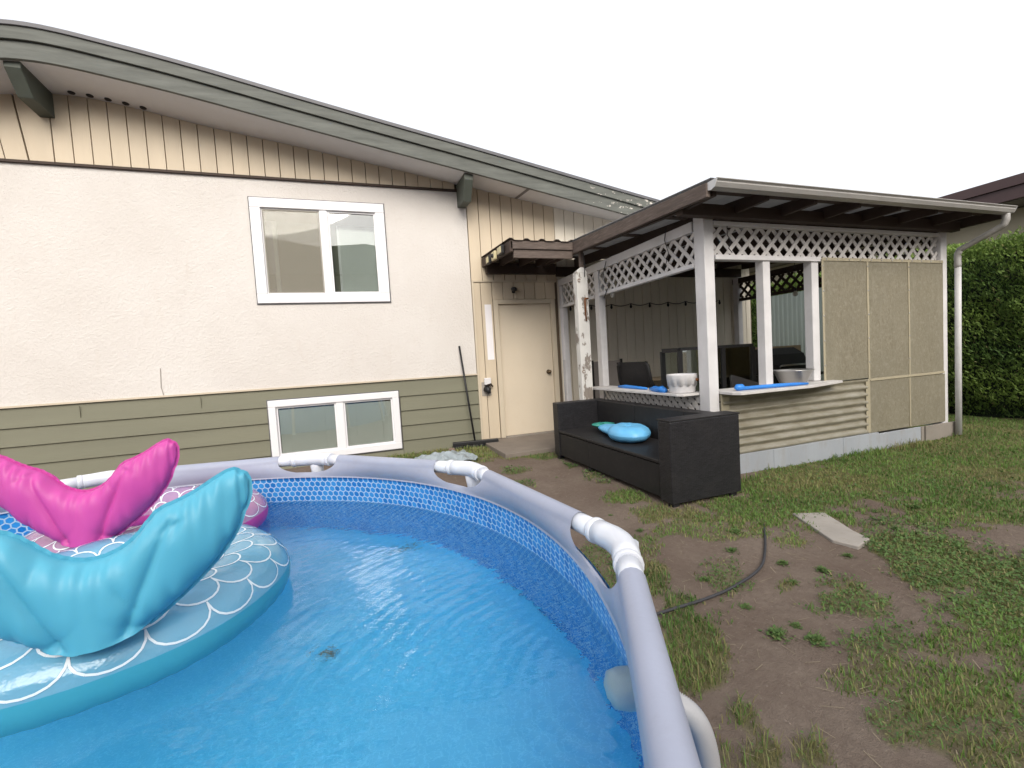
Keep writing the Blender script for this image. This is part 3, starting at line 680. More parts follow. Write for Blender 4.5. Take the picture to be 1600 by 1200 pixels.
# head beams
P('head_beam', MB().box(3.03, 3.10, 3.41, YB, 2.275, 2.37), 'woodwhite', bevel=.004)
P('head_beam', MB().box(3.16, 6.41, 3.275, 3.335, 2.305, 2.345), 'woodwhite', bevel=.004)
P('head_beam', MB().box(6.44, 6.50, 3.38, YB, 2.29, 2.38), 'darkwood', bevel=.004)
P('eave_beam', MB().box(2.74, 6.60, 3.18, 3.262, 2.35, 2.455), 'darkwood', bevel=.004)
def rail(x0, x1, y0, y1, z0, z1, mat='woodwhite'): P('lattice_rail', MB().box(x0, x1, y0, y1, z0, z1), mat, bevel=.003)
rail(3.16, 4.49, 3.262, 3.345, 1.995, 2.04); rail(4.49, 6.41, 3.275, 3.34, 1.995, 2.035)
rail(3.035, 3.095, 3.41, 5.12, 1.95, 1.99); rail(3.035, 3.095, 5.25, YB, 1.94, 1.98); rail(6.45, 6.50, 3.38, YB, 1.98, 2.03, 'darkwood')
def lattice(org, ud, length, z0, z1, pitch, w, th, nd, mat):
    """crossed slats between z0 and z1 along direction ud from org; nd is the outward side"""
    org, ud, nd = Vector(org), Vector(ud), Vector(nd); h = z1 - z0
    for sgn in (1, -1):
        k = -int(h / pitch) - 1
        while k * pitch < length + h:
            a0 = k * pitch
            # line: along = a0 + t, z = t (or h - t)
            t0, t1 = max(0, -a0), min(h, length - a0)
            k += 1
            if t1 - t0 < .02: continue
            za, zb_ = (t0, t1) if sgn > 0 else (h - t0, h - t1)
            A = org + ud * (a0 + t0) + Vector((0, 0, z0 + za)); B = org + ud * (a0 + t1) + Vector((0, 0, z0 + zb_))
            off = nd * (th * .55 * (1 if sgn > 0 else -1))
            MB().bar(A + off, B + off, w, th, nd).build('lattice_slat', M[mat], shed)
lattice((3.16, 3.31, 0), (1, 0, 0), 3.25, 2.035, 2.305, .150, .036, .008, (0, -1, 0), 'lattice')
lattice((3.065, 3.41, 0), (0, 1, 0), 1.71, 1.985, 2.28, .150, .036, .008, (-1, 0, 0), 'lattice')
lattice((3.065, 5.25, 0), (0, 1, 0), 1.0, 1.975, 2.28, .150, .036, .008, (-1, 0, 0), 'lattice')
lattice((6.475, 3.38, 0), (0, 1, 0), 2.88, 2.03, 2.29, .16, .042, .008, (1, 0, 0), 'darkwood')
lattice((3.065, 3.41, 0), (0, 1, 0), 1.71, .30, .75, .098, .042, .008, (-1, 0, 0), 'lattice')
# counters
c = MB(); pts = [(2.86, 3.40), (2.83, 3.46), (2.83, 5.22), (3.16, 5.22), (3.16, 3.405), (3.03, 3.405)]
c.prism(pts, 2, .762, .785); P('counter_shelf', c, 'lattice', bevel=.003)
c = MB(); c.prism([(3.165, 3.03), (3.13, 3.10), (3.155, 3.262), (3.155, 3.45), (4.42, 3.45), (4.62, 3.262), (4.60, 3.15), (4.02, 3.02)], 2, .770, .795); P('counter_shelf', c, 'lattice', bevel=.003)
# lower rail and corrugated sheet, fibreglass panels
P('corner_trim', MB().box(3.16, 3.25, 3.255, 3.268, .60, .765), 'batten')
P('sill_rail', MB().box(3.16, 6.41, 3.29, 3.36, .70, .765), 'batten')
def wavy(x0, x1, z0, z1, y, wl, amp):
    m = MB(); nz = 60
    m.grid(lambda u, v: (lerp(x0, x1, u), y - amp * math.sin(2 * PI * v * (z1 - z0) / wl), lerp(z0, z1, v)), 2, nz)
    return m.build('corrugated_panel', M['corr'], shed, smooth=True)
wavy(3.17, 5.12, .185, .765, 3.258, .079, .014)
for (x0, x1, z0, z1) in ((4.50, 5.155, .78, 2.03), (5.165, 5.815, .765, 2.03), (5.825, 6.43, .745, 2.03), (5.165, 5.815, .185, .752), (5.825, 6.45, .18, .735)):
    m = MB(); y = 3.262
    m.box(x0, x1, y - .003, y, z0, z1)
    P('fibreglass_panel', m, 'frp')
for (x0, x1, z0, z1) in ((4.485, 4.512, .79, 2.02), (5.145, 5.172, .76, 2.02), (5.81, 5.832, .75, 2.02), (5.10, 5.165, .19, .765), (5.808, 5.828, .19, .735)):
    P('batten', MB().box(x0, x1, 3.252, 3.2585, z0, z1), 'batten', bevel=.002)
P('batten', MB().box(4.49, 6.42, 3.25, 3.2575, 2.0, 2.032), 'batten', bevel=.002)
P('batten', MB().box(5.17, 6.43, 3.25, 3.2575, .742, .768), 'batten', bevel=.002)
sm = MB()
for x in (4.50, 5.16, 5.82): 
    for z in (.95, 1.2, 1.45, 1.7, 1.95): sm.lathe([(0, .006), (.008, .004), (.009, 0)], 8, (x, 3.252, z), Matrix.Rotation(R(90), 4, 'X'))
for k in range(12): sm.lathe([(0, .006), (.008, .004), (.009, 0)], 8, (4.55 + k * .165, 3.25, 2.016), Matrix.Rotation(R(90), 4, 'X'))
P('screw_heads', sm, 'gutter')['kind'] = 'stuff'
# plinth sheets
q = 3.16
for (x0, x1, y) in ((3.16, 3.76, 3.24), (3.757, 4.10, 3.236), (4.097, 4.72, 3.241), (4.717, 5.26, 3.236), (5.262, 5.98, 3.245), (6.0, 6.05, 3.25), (6.055, 6.62, 3.235)):
    P('plinth_sheet', MB().box(x0, x1, y, y + .02, -.1, .185 if x0 < 5 else .165), 'plinth' if x1 < 5.99 else 'concrete', bevel=.003)
P('plinth_sheet', MB().box(3.05, 3.09, 3.41, 5.1, -.1, .12), 'concrete')
P('floor_slab', MB().box(3.10, 6.5, 3.37, W, -.1, .05), 'concrete')
# roof
GZ = lambda y: 2.475 + (y - 2.85) * .062
m = corr(MB(), 2.69, 6.65, 2.80, W - .02, GZ(2.80) + .012, GZ(W - .02) + .012, pitch=.24, h=.02); P('roof_sheet', m, 'roofsheet')
P('barge_board', MB().prism([(2.84, GZ(2.84) - .105), (2.84, GZ(2.84) + .004), (5.12, GZ(5.12) + .004), (5.12, GZ(5.12) - .14)], 0, 2.68, 2.72), 'brownwood', bevel=.004)
for k in range(8):
    x = 2.78 + k * .555
    P('rafter', MB().prism([(2.86, GZ(2.86) - .085), (2.86, GZ(2.86)), (W - .03, GZ(W - .03)), (W - .03, GZ(W - .03) - .13), (3.2, GZ(3.2) - .11)], 0, x - .02, x + .02), 'darkwood')
for y in (3.0, 3.8, 4.6, 5.4, 6.1): P('purlin', MB().box(2.725, 6.64, y - .03, y + .03, GZ(y) - .012, GZ(y) + .006), 'brownwood' if y > 3.2 else 'darkwood')
P('wall_plate', MB().box(3.0, 6.6, W - .06, W - .012, 2.42, 2.56), 'darkwood')
# gutter
g = MB(); prof = [(2.845, 2.475), (2.845, 2.40), (2.80, 2.388), (2.755, 2.405), (2.735, 2.445), (2.742, 2.462), (2.722, 2.478), (2.722, 2.486), (2.732, 2.486), (2.752, 2.466), (2.748, 2.445), (2.765, 2.414), (2.80, 2.398), (2.837, 2.406), (2.837, 2.475)]
prof = [(y_ if y_ > 2.8 else 2.845 - (2.845 - y_) * .85, 2.482 + (z_ - 2.482) * .74) for y_, z_ in prof]; g.prism(prof, 0, 2.70, 6.665); gut = P('gutter', g, 'gutter')
for x in (2.695, 6.665): MB().prism([(2.845, 2.479), (2.845, 2.421), (2.807, 2.412), (2.769, 2.425), (2.752, 2.455), (2.741, 2.485)], 0, x, x + .006).build('gutter_end_cap', M['spout'], gut)
pts = [(6.60, 2.80, 2.42), (6.60, 2.80, 2.36), (6.602, 2.82, 2.31), (6.605, 2.88, 2.28), (6.605, 3.10, 2.18), (6.597, 3.185, 2.14), (6.593, 3.205, 2.09), (6.589, 3.20, 1.9)]
spt = P('downpipe', MB().tube([(6.59, 3.20, 1.98), (6.573, 3.195, 1.0), (6.562, 3.19, .02)], .029, 14), 'spout', smooth=True)
rr = []; pp = []
for a, c_ in zip(pts, pts[1:]):
    for k in range(5):
        pp.append(Vector(a).lerp(Vector(c_), k / 5)); rr.append(.030 + (.003 if (len(rr) % 2) else 0))
MB().tube(pp, rr, 14).build('elbow', M['gutter'], spt, smooth=True)

# tall weathered post at the canopy corner
tp = thing('weathered_post', 'tall flaking white timber post at the pavilion roof corner', 'post', (2.62, 5.0, 0))
m = MB()
m.box(2.65, 2.80, 4.97, 5.07, 0, 2.22)
m.add([(2.65, 4.97, 2.2205), (2.80, 4.97, 2.2205), (2.80, 5.07, 2.2205), (2.65, 5.07, 2.2205), (2.72, 4.985, 2.285), (2.76, 4.985, 2.285), (2.76, 5.06, 2.275), (2.72, 5.06, 2.275)], [(0, 1, 5, 4), (1, 2, 6, 5), (2, 3, 7, 6), (3, 0, 4, 7), (4, 5, 6, 7)])
m.build('timber', M['oldpost'], tp, bevel=.005)
MB().tube([(2.795, 4.965, 1.90), (2.75, 4.962, 1.90), (2.745, 4.962, 1.86), (2.75, 4.963, 1.62)], .010, 8).build('iron_hook', M['rust'], tp, True)
for z in (2.12, 1.0): MB().tube([(2.68 + .018 * math.cos(t_), 4.962, z + .018 * math.sin(t_)) for t_ in np.linspace(.6, 5.4, 10)], .004, 6).build('screw_hook', M['rust'], tp, True)
MB().box(2.735, 2.775, 5.0, 5.05, 2.27, 2.50).build('prop', M['brownwood'], tp)
for (pts_, lab) in (([(2.75, 4.95, 2.45), (2.76, 4.95, 2.3), (2.75, 4.95, 2.16)], 'thin wire hanging beside the top of the weathered post'), ([(3.02, 4.88, 2.34), (3.015, 4.95, 2.2), (3.02, 4.93, 2.08), (3.015, 4.80, 2.05), (3.02, 4.90, 1.98), (3.02, 4.97, 1.90)], 'loose black cable looping down the left lattice panel')):
    tag(MB().tube(pts_, .005, 6).build('cable', M['black'], None, True), lab, 'cable')
tag(MB().tube([(3.022, 3.75, 2.42), (3.02, 3.78, 2.3), (3.018, 3.72, 2.15), (3.02, 3.80, 2.02)], .004, 6).build('cable', M['black'], None, True), 'thin cable hanging over the middle of the left lattice', 'cable')
tag(MB().tube([(3.33, 3.29, 2.33), (3.31, 3.27, 2.22), (3.35, 3.27, 2.16), (3.32, 3.27, 2.1), (3.36, 3.27, 2.06)], .004, 6).build('cable', M['black'], None, True), 'tangled thin cable on the front lattice beside the corner post', 'cable')

# string lights along the inner wall
st = thing('string_lights', 'string of small bulbs strung along the ivory board wall', 'lights', (4.5, 6.1, 1.95))
pts = []; n = 8
for k in range(n * 6 + 1):
    u = k / (n * 6); s_ = (u * n) % 1; pts.append((3.2 + 2.9 * u, W - .05, 1.97 + .05 * u - .035 * math.sin(PI * s_)))
MB().tube(pts, .006, 6).build('cable', M['black'], st, True)
for k in range(n + 1):
    x = 3.2 + 2.9 * k / n
    MB().lathe([(0, -.075), (.016, -.06), (.02, -.04), (.011, -.015), (.011, .008), (0, .01)], 10, (x, W - .05, 1.965 + .05 * k / n)).build('bulb', M['black'], st, True)
for (x, y, z, lab) in ((4.35, 4.7, 2.14, 'clear hanging bulb under the pavilion roof left of the corner post'), (3.2, 5.05, 1.97, 'dark bulb hanging at the left pavilion post'), (6.2, 4.9, 1.93, 'bulb hanging in front of the right dark lattice')):
    hb = thing('hanging_bulb', lab, 'light bulb', (x, y, z), 'bulbs hanging under the pavilion roof')
    MB().tube([(x, y, z + .06), (x, y, 2.44)], .004, 6).build('flex', M['black'], hb)
    MB().lathe([(0, .07), (.018, .07), (.018, .03), (.014, .028)], 12, (x, y, z)).build('socket', M['black'], hb, True)
    MB().lathe([(.012, .03), (.03, .005), (.034, -.02), (.024, -.045), (0, -.052)], 14, (x, y, z)).build('glass_bulb', M['bulb'], hb, True)

# ---- things inside the pavilion
tb = thing('patio_table', 'low dark patio table inside the pavilion under the glass tank', 'table', (4.0, 4.3, .05))
MB().box(3.4, 4.9, 3.95, 4.75, .58, .62).build('table_top', M['sofadark'], tb, bevel=.006)
for x in (3.5, 4.8):
    for y in (4.03, 4.67): MB().box(x - .025, x + .025, y - .025, y + .025, .05, .58).build('leg', M['sofadark'], tb)
tk = thing('glass_tank', 'black framed glass tank standing on the patio table', 'tank', (4.0, 4.35, .62))
x0, x1, y0, y1, z0, z1 = 3.50, 4.58, 4.2, 4.5, .622, 1.185
m = MB(); f_ = .035
for y in (y0, y1):
    for z in (z0, z1): m.box(x0, x1, y - f_ / 2, y + f_ / 2, z - f_ / 2 + .018, z + f_ / 2 + .018)
    for x in (x0, 4.12, x1): m.box(x - .028, x + .028, y - f_ / 2 + .003, y + f_ / 2 - .003, z0 + .035, z1)
for x in (x0, x1):
    for z in (z0, z1): m.box(x - f_ / 2, x + f_ / 2, y0 + f_ / 2, y1 - f_ / 2, z - .015, z + .03)
m.build('frame', M['black'], tk)
MB().box(x0, x1, y0 - .003, y0 + .003, z0 + .02, z1).build('pane', M['tankglass'], tk)
MB().box(x0, x1, y1 - .003, y1 + .003, z0 + .02, z1).build('pane', M['tankglass'], tk)
def chair(cx, cy, rz, lab):
    t = thing('patio_chair', lab, 'chair', (cx, cy, .05), None); m4 = Matrix.Translation((cx, cy, .05)) @ Matrix.Rotation(rz, 4, 'Z')
    for s_ in (-1, 1):
        pts = [m4 @ Vector(p) for p in ((s_ * .27, -.26, 0), (s_ * .27, -.25, .55), (s_ * .27, -.1, .62), (s_ * .27, .22, .60), (s_ * .25, .30, .80), (s_ * .24, .33, .98), (s_ * .20, .34, 1.02))]
        MB().tube(pts, .022, 8).build('frame', M['sofadark'], t, True)
        MB().tube([m4 @ Vector((s_ * .27, .22, .6)), m4 @ Vector((s_ * .27, .27, 0))], .018, 8).build('leg', M['sofadark'], t, True)
    m = MB(); m.grid(lambda u, v: m4 @ Vector((lerp(-.25, .25, u), lerp(.23, .345, v) , lerp(.42, 1.03, v) )), 6, 8); m.build('backrest', M['sofadark'], t, True)
    m = MB(); m.box(-.26, .26, -.27, .24, .39, .42, m4); m.build('seat', M['sofadark'], t)
    return t
chair(3.66, 4.98, R(105), 'dark patio chair with curved back beside the glass tank')
ch = thing('sling_chair', 'taupe sling chair with square back behind the left counter', 'chair', (2.95, 5.6, .05))
m = MB(); m.box(3.22, 3.72, 5.72, 5.75, .45, 1.10); m.build('backrest', M['sling'], ch, bevel=.01)
m = MB(); m.box(3.22, 3.72, 5.25, 5.72, .42, .45); m.build('seat', M['sling'], ch, bevel=.008)
for x in (3.23, 3.71):
    for y in (5.28, 5.72): MB().box(x - .015, x + .015, y - .015, y + .015, .05, .42 if y < 5.5 else 1.12).build('leg', M['sofadark'], ch)
bx = thing('wooden_bench', 'low tan bench along the ivory board wall', 'bench', (4.1, 6.0, .05))
MB().box(3.75, 4.9, 5.85, 6.22, .74, .78).build('bench_top', M['tan'], bx, bevel=.008)
for x in (3.85, 4.8): MB().box(x - .03, x + .03, 5.9, 6.18, .05, .74).build('leg', M['tan'], bx)
sh = thing('small_shelf_tray', 'small dark tray on the tan bench', 'tray', (4.1, 6.0, .78))
MB().box(4.02, 4.2, 5.95, 6.07, .782, .81).build('tray', M['darkwood'], sh, bevel=.005)
gr = thing('barbecue', 'black hooded barbecue inside the pavilion behind the steel bowl', 'barbecue', (5.4, 4.5, .05))
m = MB(); pr = [(4.28, .80), (4.28, .93), (4.34, 1.06), (4.48, 1.14), (4.64, 1.14), (4.76, 1.04), (4.78, .80)]
m.prism(pr, 0, 4.98, 5.62); m.build('lid', M['black'], gr, bevel=.012)
MB().tube([(5.06, 4.24, .90), (5.06, 4.21, .92), (5.54, 4.21, .92), (5.54, 4.24, .90)], .012, 8).build('handle', M['steel'], gr, True)
MB().box(4.98, 5.62, 4.27, 4.78, .66, .795).build('firebox', M['black'], gr, bevel=.006)
for x in (5.64,): MB().box(x, x + .44, 4.3, 4.75, .755, .785).build('side_shelf', M['black'], gr, bevel=.004)
MB().box(5.02, 5.58, 4.32, 4.74, .15, .655).build('cabinet', M['black'], gr)
for x in (5.05, 5.55):
    for y in (4.36, 4.7): MB().box(x - .02, x + .02, y - .02, y + .02, .05, .15).build('leg', M['black'], gr)
cb = thing('storage_box', 'tan cardboard box on a stand behind the barbecue', 'box', (6.0, 5.2, .05))
MB().box(5.75, 6.35, 4.95, 5.45, .72, 1.16).build('carton', M['tan'], cb, bevel=.006)
MB().box(5.78, 6.32, 4.98, 5.42, .05, .718).build('stand', M['darkwood'], cb)
lp = thing('lounger_backrest', 'dark folding lounge backrest leaning behind the front opening', 'backrest', (4.3, 3.9, .05))
MB().bar((4.05, 3.75, .45), (4.20, 3.90, .80), .5, .03, (0, -1, .5)).build('panel', M['sofadark'], lp)
# grey green screen on the right side, beyond the opening
m = MB(); m.grid(lambda u, v: (6.505 + .009 * math.sin(u * 2 * PI * 9), lerp(4.885, 5.595, u), lerp(.1, 1.975, v)), 72, 1); P('side_screen', m, 'screen', smooth=True)
m = MB(); m.grid(lambda u, v: (6.505 + .009 * math.sin(u * 2 * PI * 18), lerp(3.38, 4.775, u), lerp(.1, 1.975, v)), 144, 1); P('side_screen', m, 'screen', smooth=True)

# ---- things on the counters
def scallop_pot():
    t = thing('scalloped_pot', 'white pot with scalloped collar on the left counter', 'pot', (2.97, 3.56, .786)); c_ = (2.975, 3.555, .787)
    MB().lathe([(0, 0), (.112, 0), (.119, .01), (.136, .165), (.141, .172), (.136, .178), (.128, .172), (.109, .012), (0, .01)], 32, c_).build('body', M['pot'], t, True)
    n = 96; m = MB(); o = []
    for k in range(n):
        a = 2 * PI * k / n; zb_ = .088 - .026 * abs(math.sin(a * 6))
        rr_ = lambda z: .119 + (z - .01) / .155 * .017 + .006
        o += [(c_[0] + rr_(.165) * math.cos(a), c_[1] + rr_(.165) * math.sin(a), c_[2] + .168), (c_[0] + rr_(zb_) * math.cos(a), c_[1] + rr_(zb_) * math.sin(a), c_[2] + zb_),
              (c_[0] + (rr_(zb_) - .005) * math.cos(a), c_[1] + (rr_(zb_) - .005) * math.sin(a), c_[2] + zb_)]
    fs = []
    for k in range(n):
        j = (k + 1) % n; fs += [(3 * k, 3 * k + 1, 3 * j + 1, 3 * j), (3 * k + 1, 3 * k + 2, 3 * j + 2, 3 * j + 1)]
    m.add(o, fs); m.build('collar', M['pot'], t, True)
    a = R(-50); ca, sa = math.cos(a), math.sin(a)
    MB().tube([(c_[0] + .143 * math.cos(a + d_), c_[1] + .143 * math.sin(a + d_), c_[2] + .125 + dz) for d_, dz in ((-.3, 0), (-.1, -.01), (.1, -.01), (.3, 0))], .012, 8).build('handle', M['rust'], t, True)
scallop_pot()
bw = thing('steel_bowl', 'deep steel bowl on the front counter by the white stud', 'bowl', (4.03, 3.22, .796))
MB().lathe([(0, .004), (.10, .0), (.112, .004), (.165, .13), (.182, .135), (.184, .140), (.170, .142), (.160, .135), (.106, .010), (0, .008)], 40, (4.03, 3.235, .797)).build('bowl', M['steel'], bw, True)
def noodle(name, pts, rs, lab):
    t = tag(MB().tube(pts, rs, 12).build(name, M['bluetoy'], None, True), lab, 'water toy', 'blue water toys on the counters'); return t
noodle('water_toy', [(3.01, 4.72, .80), (3.0, 4.55, .803), (2.99, 4.35, .803), (2.98, 4.12, .80)], [.012, .024, .018, .012], 'flat dark blue water toy lying far along the left counter')
def ribbon(pts, w):
    return pts
noodle('water_toy', [(2.88, 3.67, .80), (2.87, 3.72, .815), (2.885, 3.80, .812), (2.91, 3.88, .81), (2.93, 4.0, .805)], [.022, .036, .028, .034, .012], 'crumpled blue water toy hanging at the counter edge beside the white pot')
noodle('water_toy', [(3.235, 3.17, .82), (3.255, 3.165, .826), (3.30, 3.155, .825), (3.33, 3.15, .814), (3.5, 3.12, .816), (3.7, 3.10, .815), (3.9, 3.085, .812), (4.02, 3.075, .808)], [.012, .030, .031, .017, .018, .018, .015, .010], 'long bright blue water toy with round end on the front counter')

# ================================================================== sofa
sf = thing('rattan_sofa', 'black rattan bench sofa against the lattice counter', 'sofa', (2.52, 3.83, 0))
def SP(name, b, mat='rattan', bev=.008, **kw): return MB().box(*b).build(name, M[mat], sf, bevel=bev, **kw)
SP('arm', (2.19, 2.86, 2.77, 2.915, .035, .66)); SP('arm', (2.21, 2.86, 4.78, 4.92, .035, .66))
SP('backrest', (2.735, 2.86, 2.92, 3.26, .06, .655), 'sofadark'); SP('backrest', (2.735, 2.86, 3.265, 4.02, .06, .655), 'sofadark'); SP('backrest', (2.735, 2.86, 4.025, 4.775, .06, .655), 'sofadark')
SP('seat', (2.20, 2.73, 2.92, 4.09, .315, .345), 'sofadark'); SP('seat', (2.205, 2.73, 4.10, 4.775, .315, .345), 'sofadark')
SP('front_panel', (2.215, 2.245, 2.92, 4.09, .045, .305), 'sofadark', .004); SP('front_panel', (2.22, 2.25, 4.10, 4.775, .045, .305), 'sofadark', .004)
SP('arm_cap', (2.185, 2.865, 2.765, 2.925, .661, .674), 'sofadark', .004)
for (x, y) in ((2.24, 2.82), (2.8, 2.82), (2.25, 4.85), (2.8, 4.85), (2.25, 4.1)): SP('foot', (x - .03, x + .03, y - .03, y + .03, -.02, .035), 'black', .004)
# inflatable on the seat: a ring with a deflated head and leafy green crown
fl = thing('blue_inflatable', 'light blue inflatable with green crown lying on the black sofa', 'inflatable', (2.48, 3.9, .346))
def squash(c_, Rm_, r, rz, sx=1, sy=1, sz=1, n=44, m_=16, dent=0.0):
    def fn(u, v):
        a = 2 * PI * u; b_ = 2 * PI * v; rr_ = r * (1 + dent * math.sin(a * 9) * .25 + dent * math.sin(a * 4 + 1) * .3)
        x = (Rm_ + rr_ * math.cos(b_)) * math.cos(a) * sx; y = (Rm_ + rr_ * math.cos(b_)) * math.sin(a) * sy; z = rr_ * math.sin(b_) * sz
        return (c_[0] + x * math.cos(rz) - y * math.sin(rz), c_[1] + x * math.sin(rz) + y * math.cos(rz), c_[2] + z)
    return MB().grid(fn, n, m_, True)
squash((2.50, 3.78, .418), .095, .115, 1.25, 1.35, .95, .66, 72, 24, dent=.07).build('body', M['bluefloat'], fl, True)
def neckfn(u, v):
    a = 2 * PI * u; c_ = Vector((lerp(2.515, 2.55, v), lerp(3.92, 4.36, v), .405)); w_ = .135 * (1 - .28 * v) * max(.02, 1 - v ** 5) ** .5 + .008 * math.sin(v * 40); h_ = .062 * (1 - .35 * v) * max(.02, 1 - v ** 5) ** .5
    return c_ + Vector((w_ * math.cos(a), -.08 * w_ * math.cos(a), h_ * math.sin(a)))
MB().grid(neckfn, 28, 24, True).build('head', M['bluefloat'], fl, True)
m = MB()
for k in range(9):
    a = R(-10 + 25 * k); c_ = Vector((2.552, 4.34, .415)); d_ = Vector((math.cos(a), math.sin(a), .12)); s_ = d_.cross(Vector((0, 0, 1))).normalized()
    m.tube([c_, c_ + d_ * .06, c_ + d_ * .13], [.028, .026, .004], 8)
m.build('crown', M['greenfloat'], fl, True)

# ================================================================== pool
PC = Vector((-.977, 1.212, 0)); PR = 1.59; RIM = .735; PH = R(61.9); NS = 10; WL = .522
pool = thing('frame_pool', 'round above ground pool with honeycomb liner and grey rim', 'pool', (PC.x, PC.y, 0))
def vert(k): a = PH - k * 2 * PI / NS; return PC + Vector((PR * math.cos(a), PR * math.sin(a), RIM))
LR = 1.505; TOPZ = .668
def lr(z): return LR + .085 * math.sin(min(1, max(0, (TOPZ - z) / TOPZ)) * PI * .62)
def liner():
    def fn(u, v): a = 2 * PI * u; z = lerp(0.02, TOPZ + .004, v); r = lr(z); return (PC.x + r * math.cos(a), PC.y + r * math.sin(a), z)
    m = MB().grid(fn, 160, 14, True, uvf=lambda u, v: (u * 2 * PI * 1.5201, lerp(.02, TOPZ + .004, v)))
    m.build('liner_wall', M['hexwall'], pool, True)
    def fo(u, v):
        a = 2 * PI * u; z = lerp(0.0, TOPZ + .007, v); r = lr(z) + .014 + (.004 if v == 1 else 0)
        return (PC.x + r * math.cos(a), PC.y + r * math.sin(a), z)
    MB().grid(fo, 160, 10, True, uvf=lambda u, v: (u * 2 * PI * 1.5201, lerp(.02, TOPZ + .004, v))).build('outer_liner', M['hexwall'], pool, True)
    # floor with soft wrinkles
    m = MB()
    def ff(u, v):
        a = 2 * PI * u; r = 1.60 * v + 1e-4; x = PC.x + r * math.cos(a); y = PC.y + r * math.sin(a)
        return (x, y, .022 + .012 * math.sin(x * 5 + 2 * math.sin(y * 3)) * math.sin(y * 6 + 1.5))
    m.grid(ff, 120, 30, True, uvf=lambda u, v: (1.60 * v * math.cos(2 * PI * u), 1.60 * v * math.sin(2 * PI * u)))
    m.build('liner_floor', M['hexfloor'], pool, True)
liner()
w = MB(); w.grid(lambda u, v: (PC.x + (lr(WL) + .004) * (1 - v) * math.cos(2 * PI * u), PC.y + (lr(WL) + .004) * (1 - v) * math.sin(2 * PI * u), WL), 96, 24, True)
wo = w.build('water', M['water'], None, True); struct(wo)
tr = .029
for k in range(NS):
    A, B = vert(k), vert(k + 1); d_ = (B - A).normalized(); L = (B - A).length
    mid = (A + B) / 2; outw = Vector((mid.x - PC.x, mid.y - PC.y, 0)).normalized()
    MB().tube([A + d_ * .02, A + d_ * (L - .02)], tr - .003, 16).build('rim_tube', M['tube'], pool, True)
    # sleeve: wraps the tube and hangs to the liner top, cut away near the joints
    def fn(u, v):
        if v < .5:      # around the tube, outside bottom to inside
            q = v / .5; a0 = .185; s_ = lerp(a0, 1 - a0, u) * L
            an = lerp(R(-70), R(188), q); p = A + d_ * s_ + (outw * math.cos(an) + Vector((0, 0, 1)) * math.sin(an)) * tr
            return p
        q = (v - .5) / .5; a0 = .185 * max(0, 1 - (q / .80) ** 2) ** .5; s_ = lerp(a0, 1 - a0, u) * L
        top = A + d_ * s_ - outw * tr
        ang = math.atan2(top.y - PC.y, top.x - PC.x); bot = Vector((PC.x + (LR - .004) * math.cos(ang), PC.y + (LR - .004) * math.sin(ang), TOPZ - .006))
        p = top.lerp(bot, q); sag = .008 * math.sin(PI * q); return p - outw * sag
    MB().grid(fn, 28, 22).build('rim_sleeve', M['sleeve'], pool, True)
# strip that closes the liner top
MB().grid(lambda u, v: (PC.x + (LR - .006 + .02 * v) * math.cos(2 * PI * u), PC.y + (LR - .006 + .02 * v) * math.sin(2 * PI * u), TOPZ - .012 + .026 * math.sin(v * PI * .8)), 160, 4, True).build('liner_hem', M['sleeve'], pool, True)
for k in range(NS):
    V = vert(k); A, B = vert(k - 1), vert(k + 1); da = (A - V).normalized(); db = (B - V).normalized()
    outw = Vector((V.x - PC.x, V.y - PC.y, 0)).normalized()
    jm = MB(); jm.tube([V + da * .112, V + da * .06, V + da * .035, V + da * .016 + db * .010 - outw * .001, V + da * .010 + db * .016 - outw * .001, V + db * .035, V + db * .06, V + db * .112], [.0322, .0322, .033, .034, .034, .033, .0322, .0322], 20)
    for d_ in (da, db):
        jm.tube([V + d_ * .098, V + d_ * .102, V + d_ * .114, V + d_ * .118], [.0323, .0340, .0340, .0323], 20); jm.tube([V + d_ * .10, V + d_ * .215], .0272, 18)
    j = jm.build('joint', M['tube'], pool, True)
    for p_ in j.data.polygons:
        if len(p_.vertices) > 4: p_.use_smooth = False
    MB().tube([V + Vector((0, 0, -.0)) , V + outw * .008 + Vector((0, 0, -.07)), V + outw * .012 + Vector((0, 0, -.12))], [.036, .031, .031], 16).build('joint_socket', M['tube'], j, True)
    if k not in (): MB().tube([V + outw * .012 + Vector((0, 0, -.10)), V + outw * .10 + Vector((0, 0, -RIM + .012))], .026, 14).build('leg', M['tube'], pool, True)
    f_ = V + outw * .10; MB().lathe([(0, .012), (.045, .010), (.05, 0), (0, 0)], 16, (f_.x, f_.y, -.004)).build('leg_foot', M['tube'], pool, True)
for (x, y, sx, sy, sd_, lab) in ((-.16, 1.56, .035, .022, 3, 'grey brown clump of sediment on the pool floor near the middle'), (.16, 2.17, .11, .02, 5, 'faint brown smear of sediment on the far pool floor')):
    m = MB()
    for q in range(60):
        ax_, ay_ = random.gauss(0, .5), random.gauss(0, .5); r_ = random.uniform(.002, .006)
        m.add([(x + ax_ * sx + r_ * math.cos(t_ + q) * random.uniform(.7, 1.3), y + ay_ * sy + r_ * math.sin(t_ + q), .0385 + .0004 * (q % 6)) for t_ in np.linspace(0, 5.2, 6)], [(0, 1, 2, 3, 4, 5)])
    tag(m.build('sediment', M['sediment'], None), lab, 'sediment')
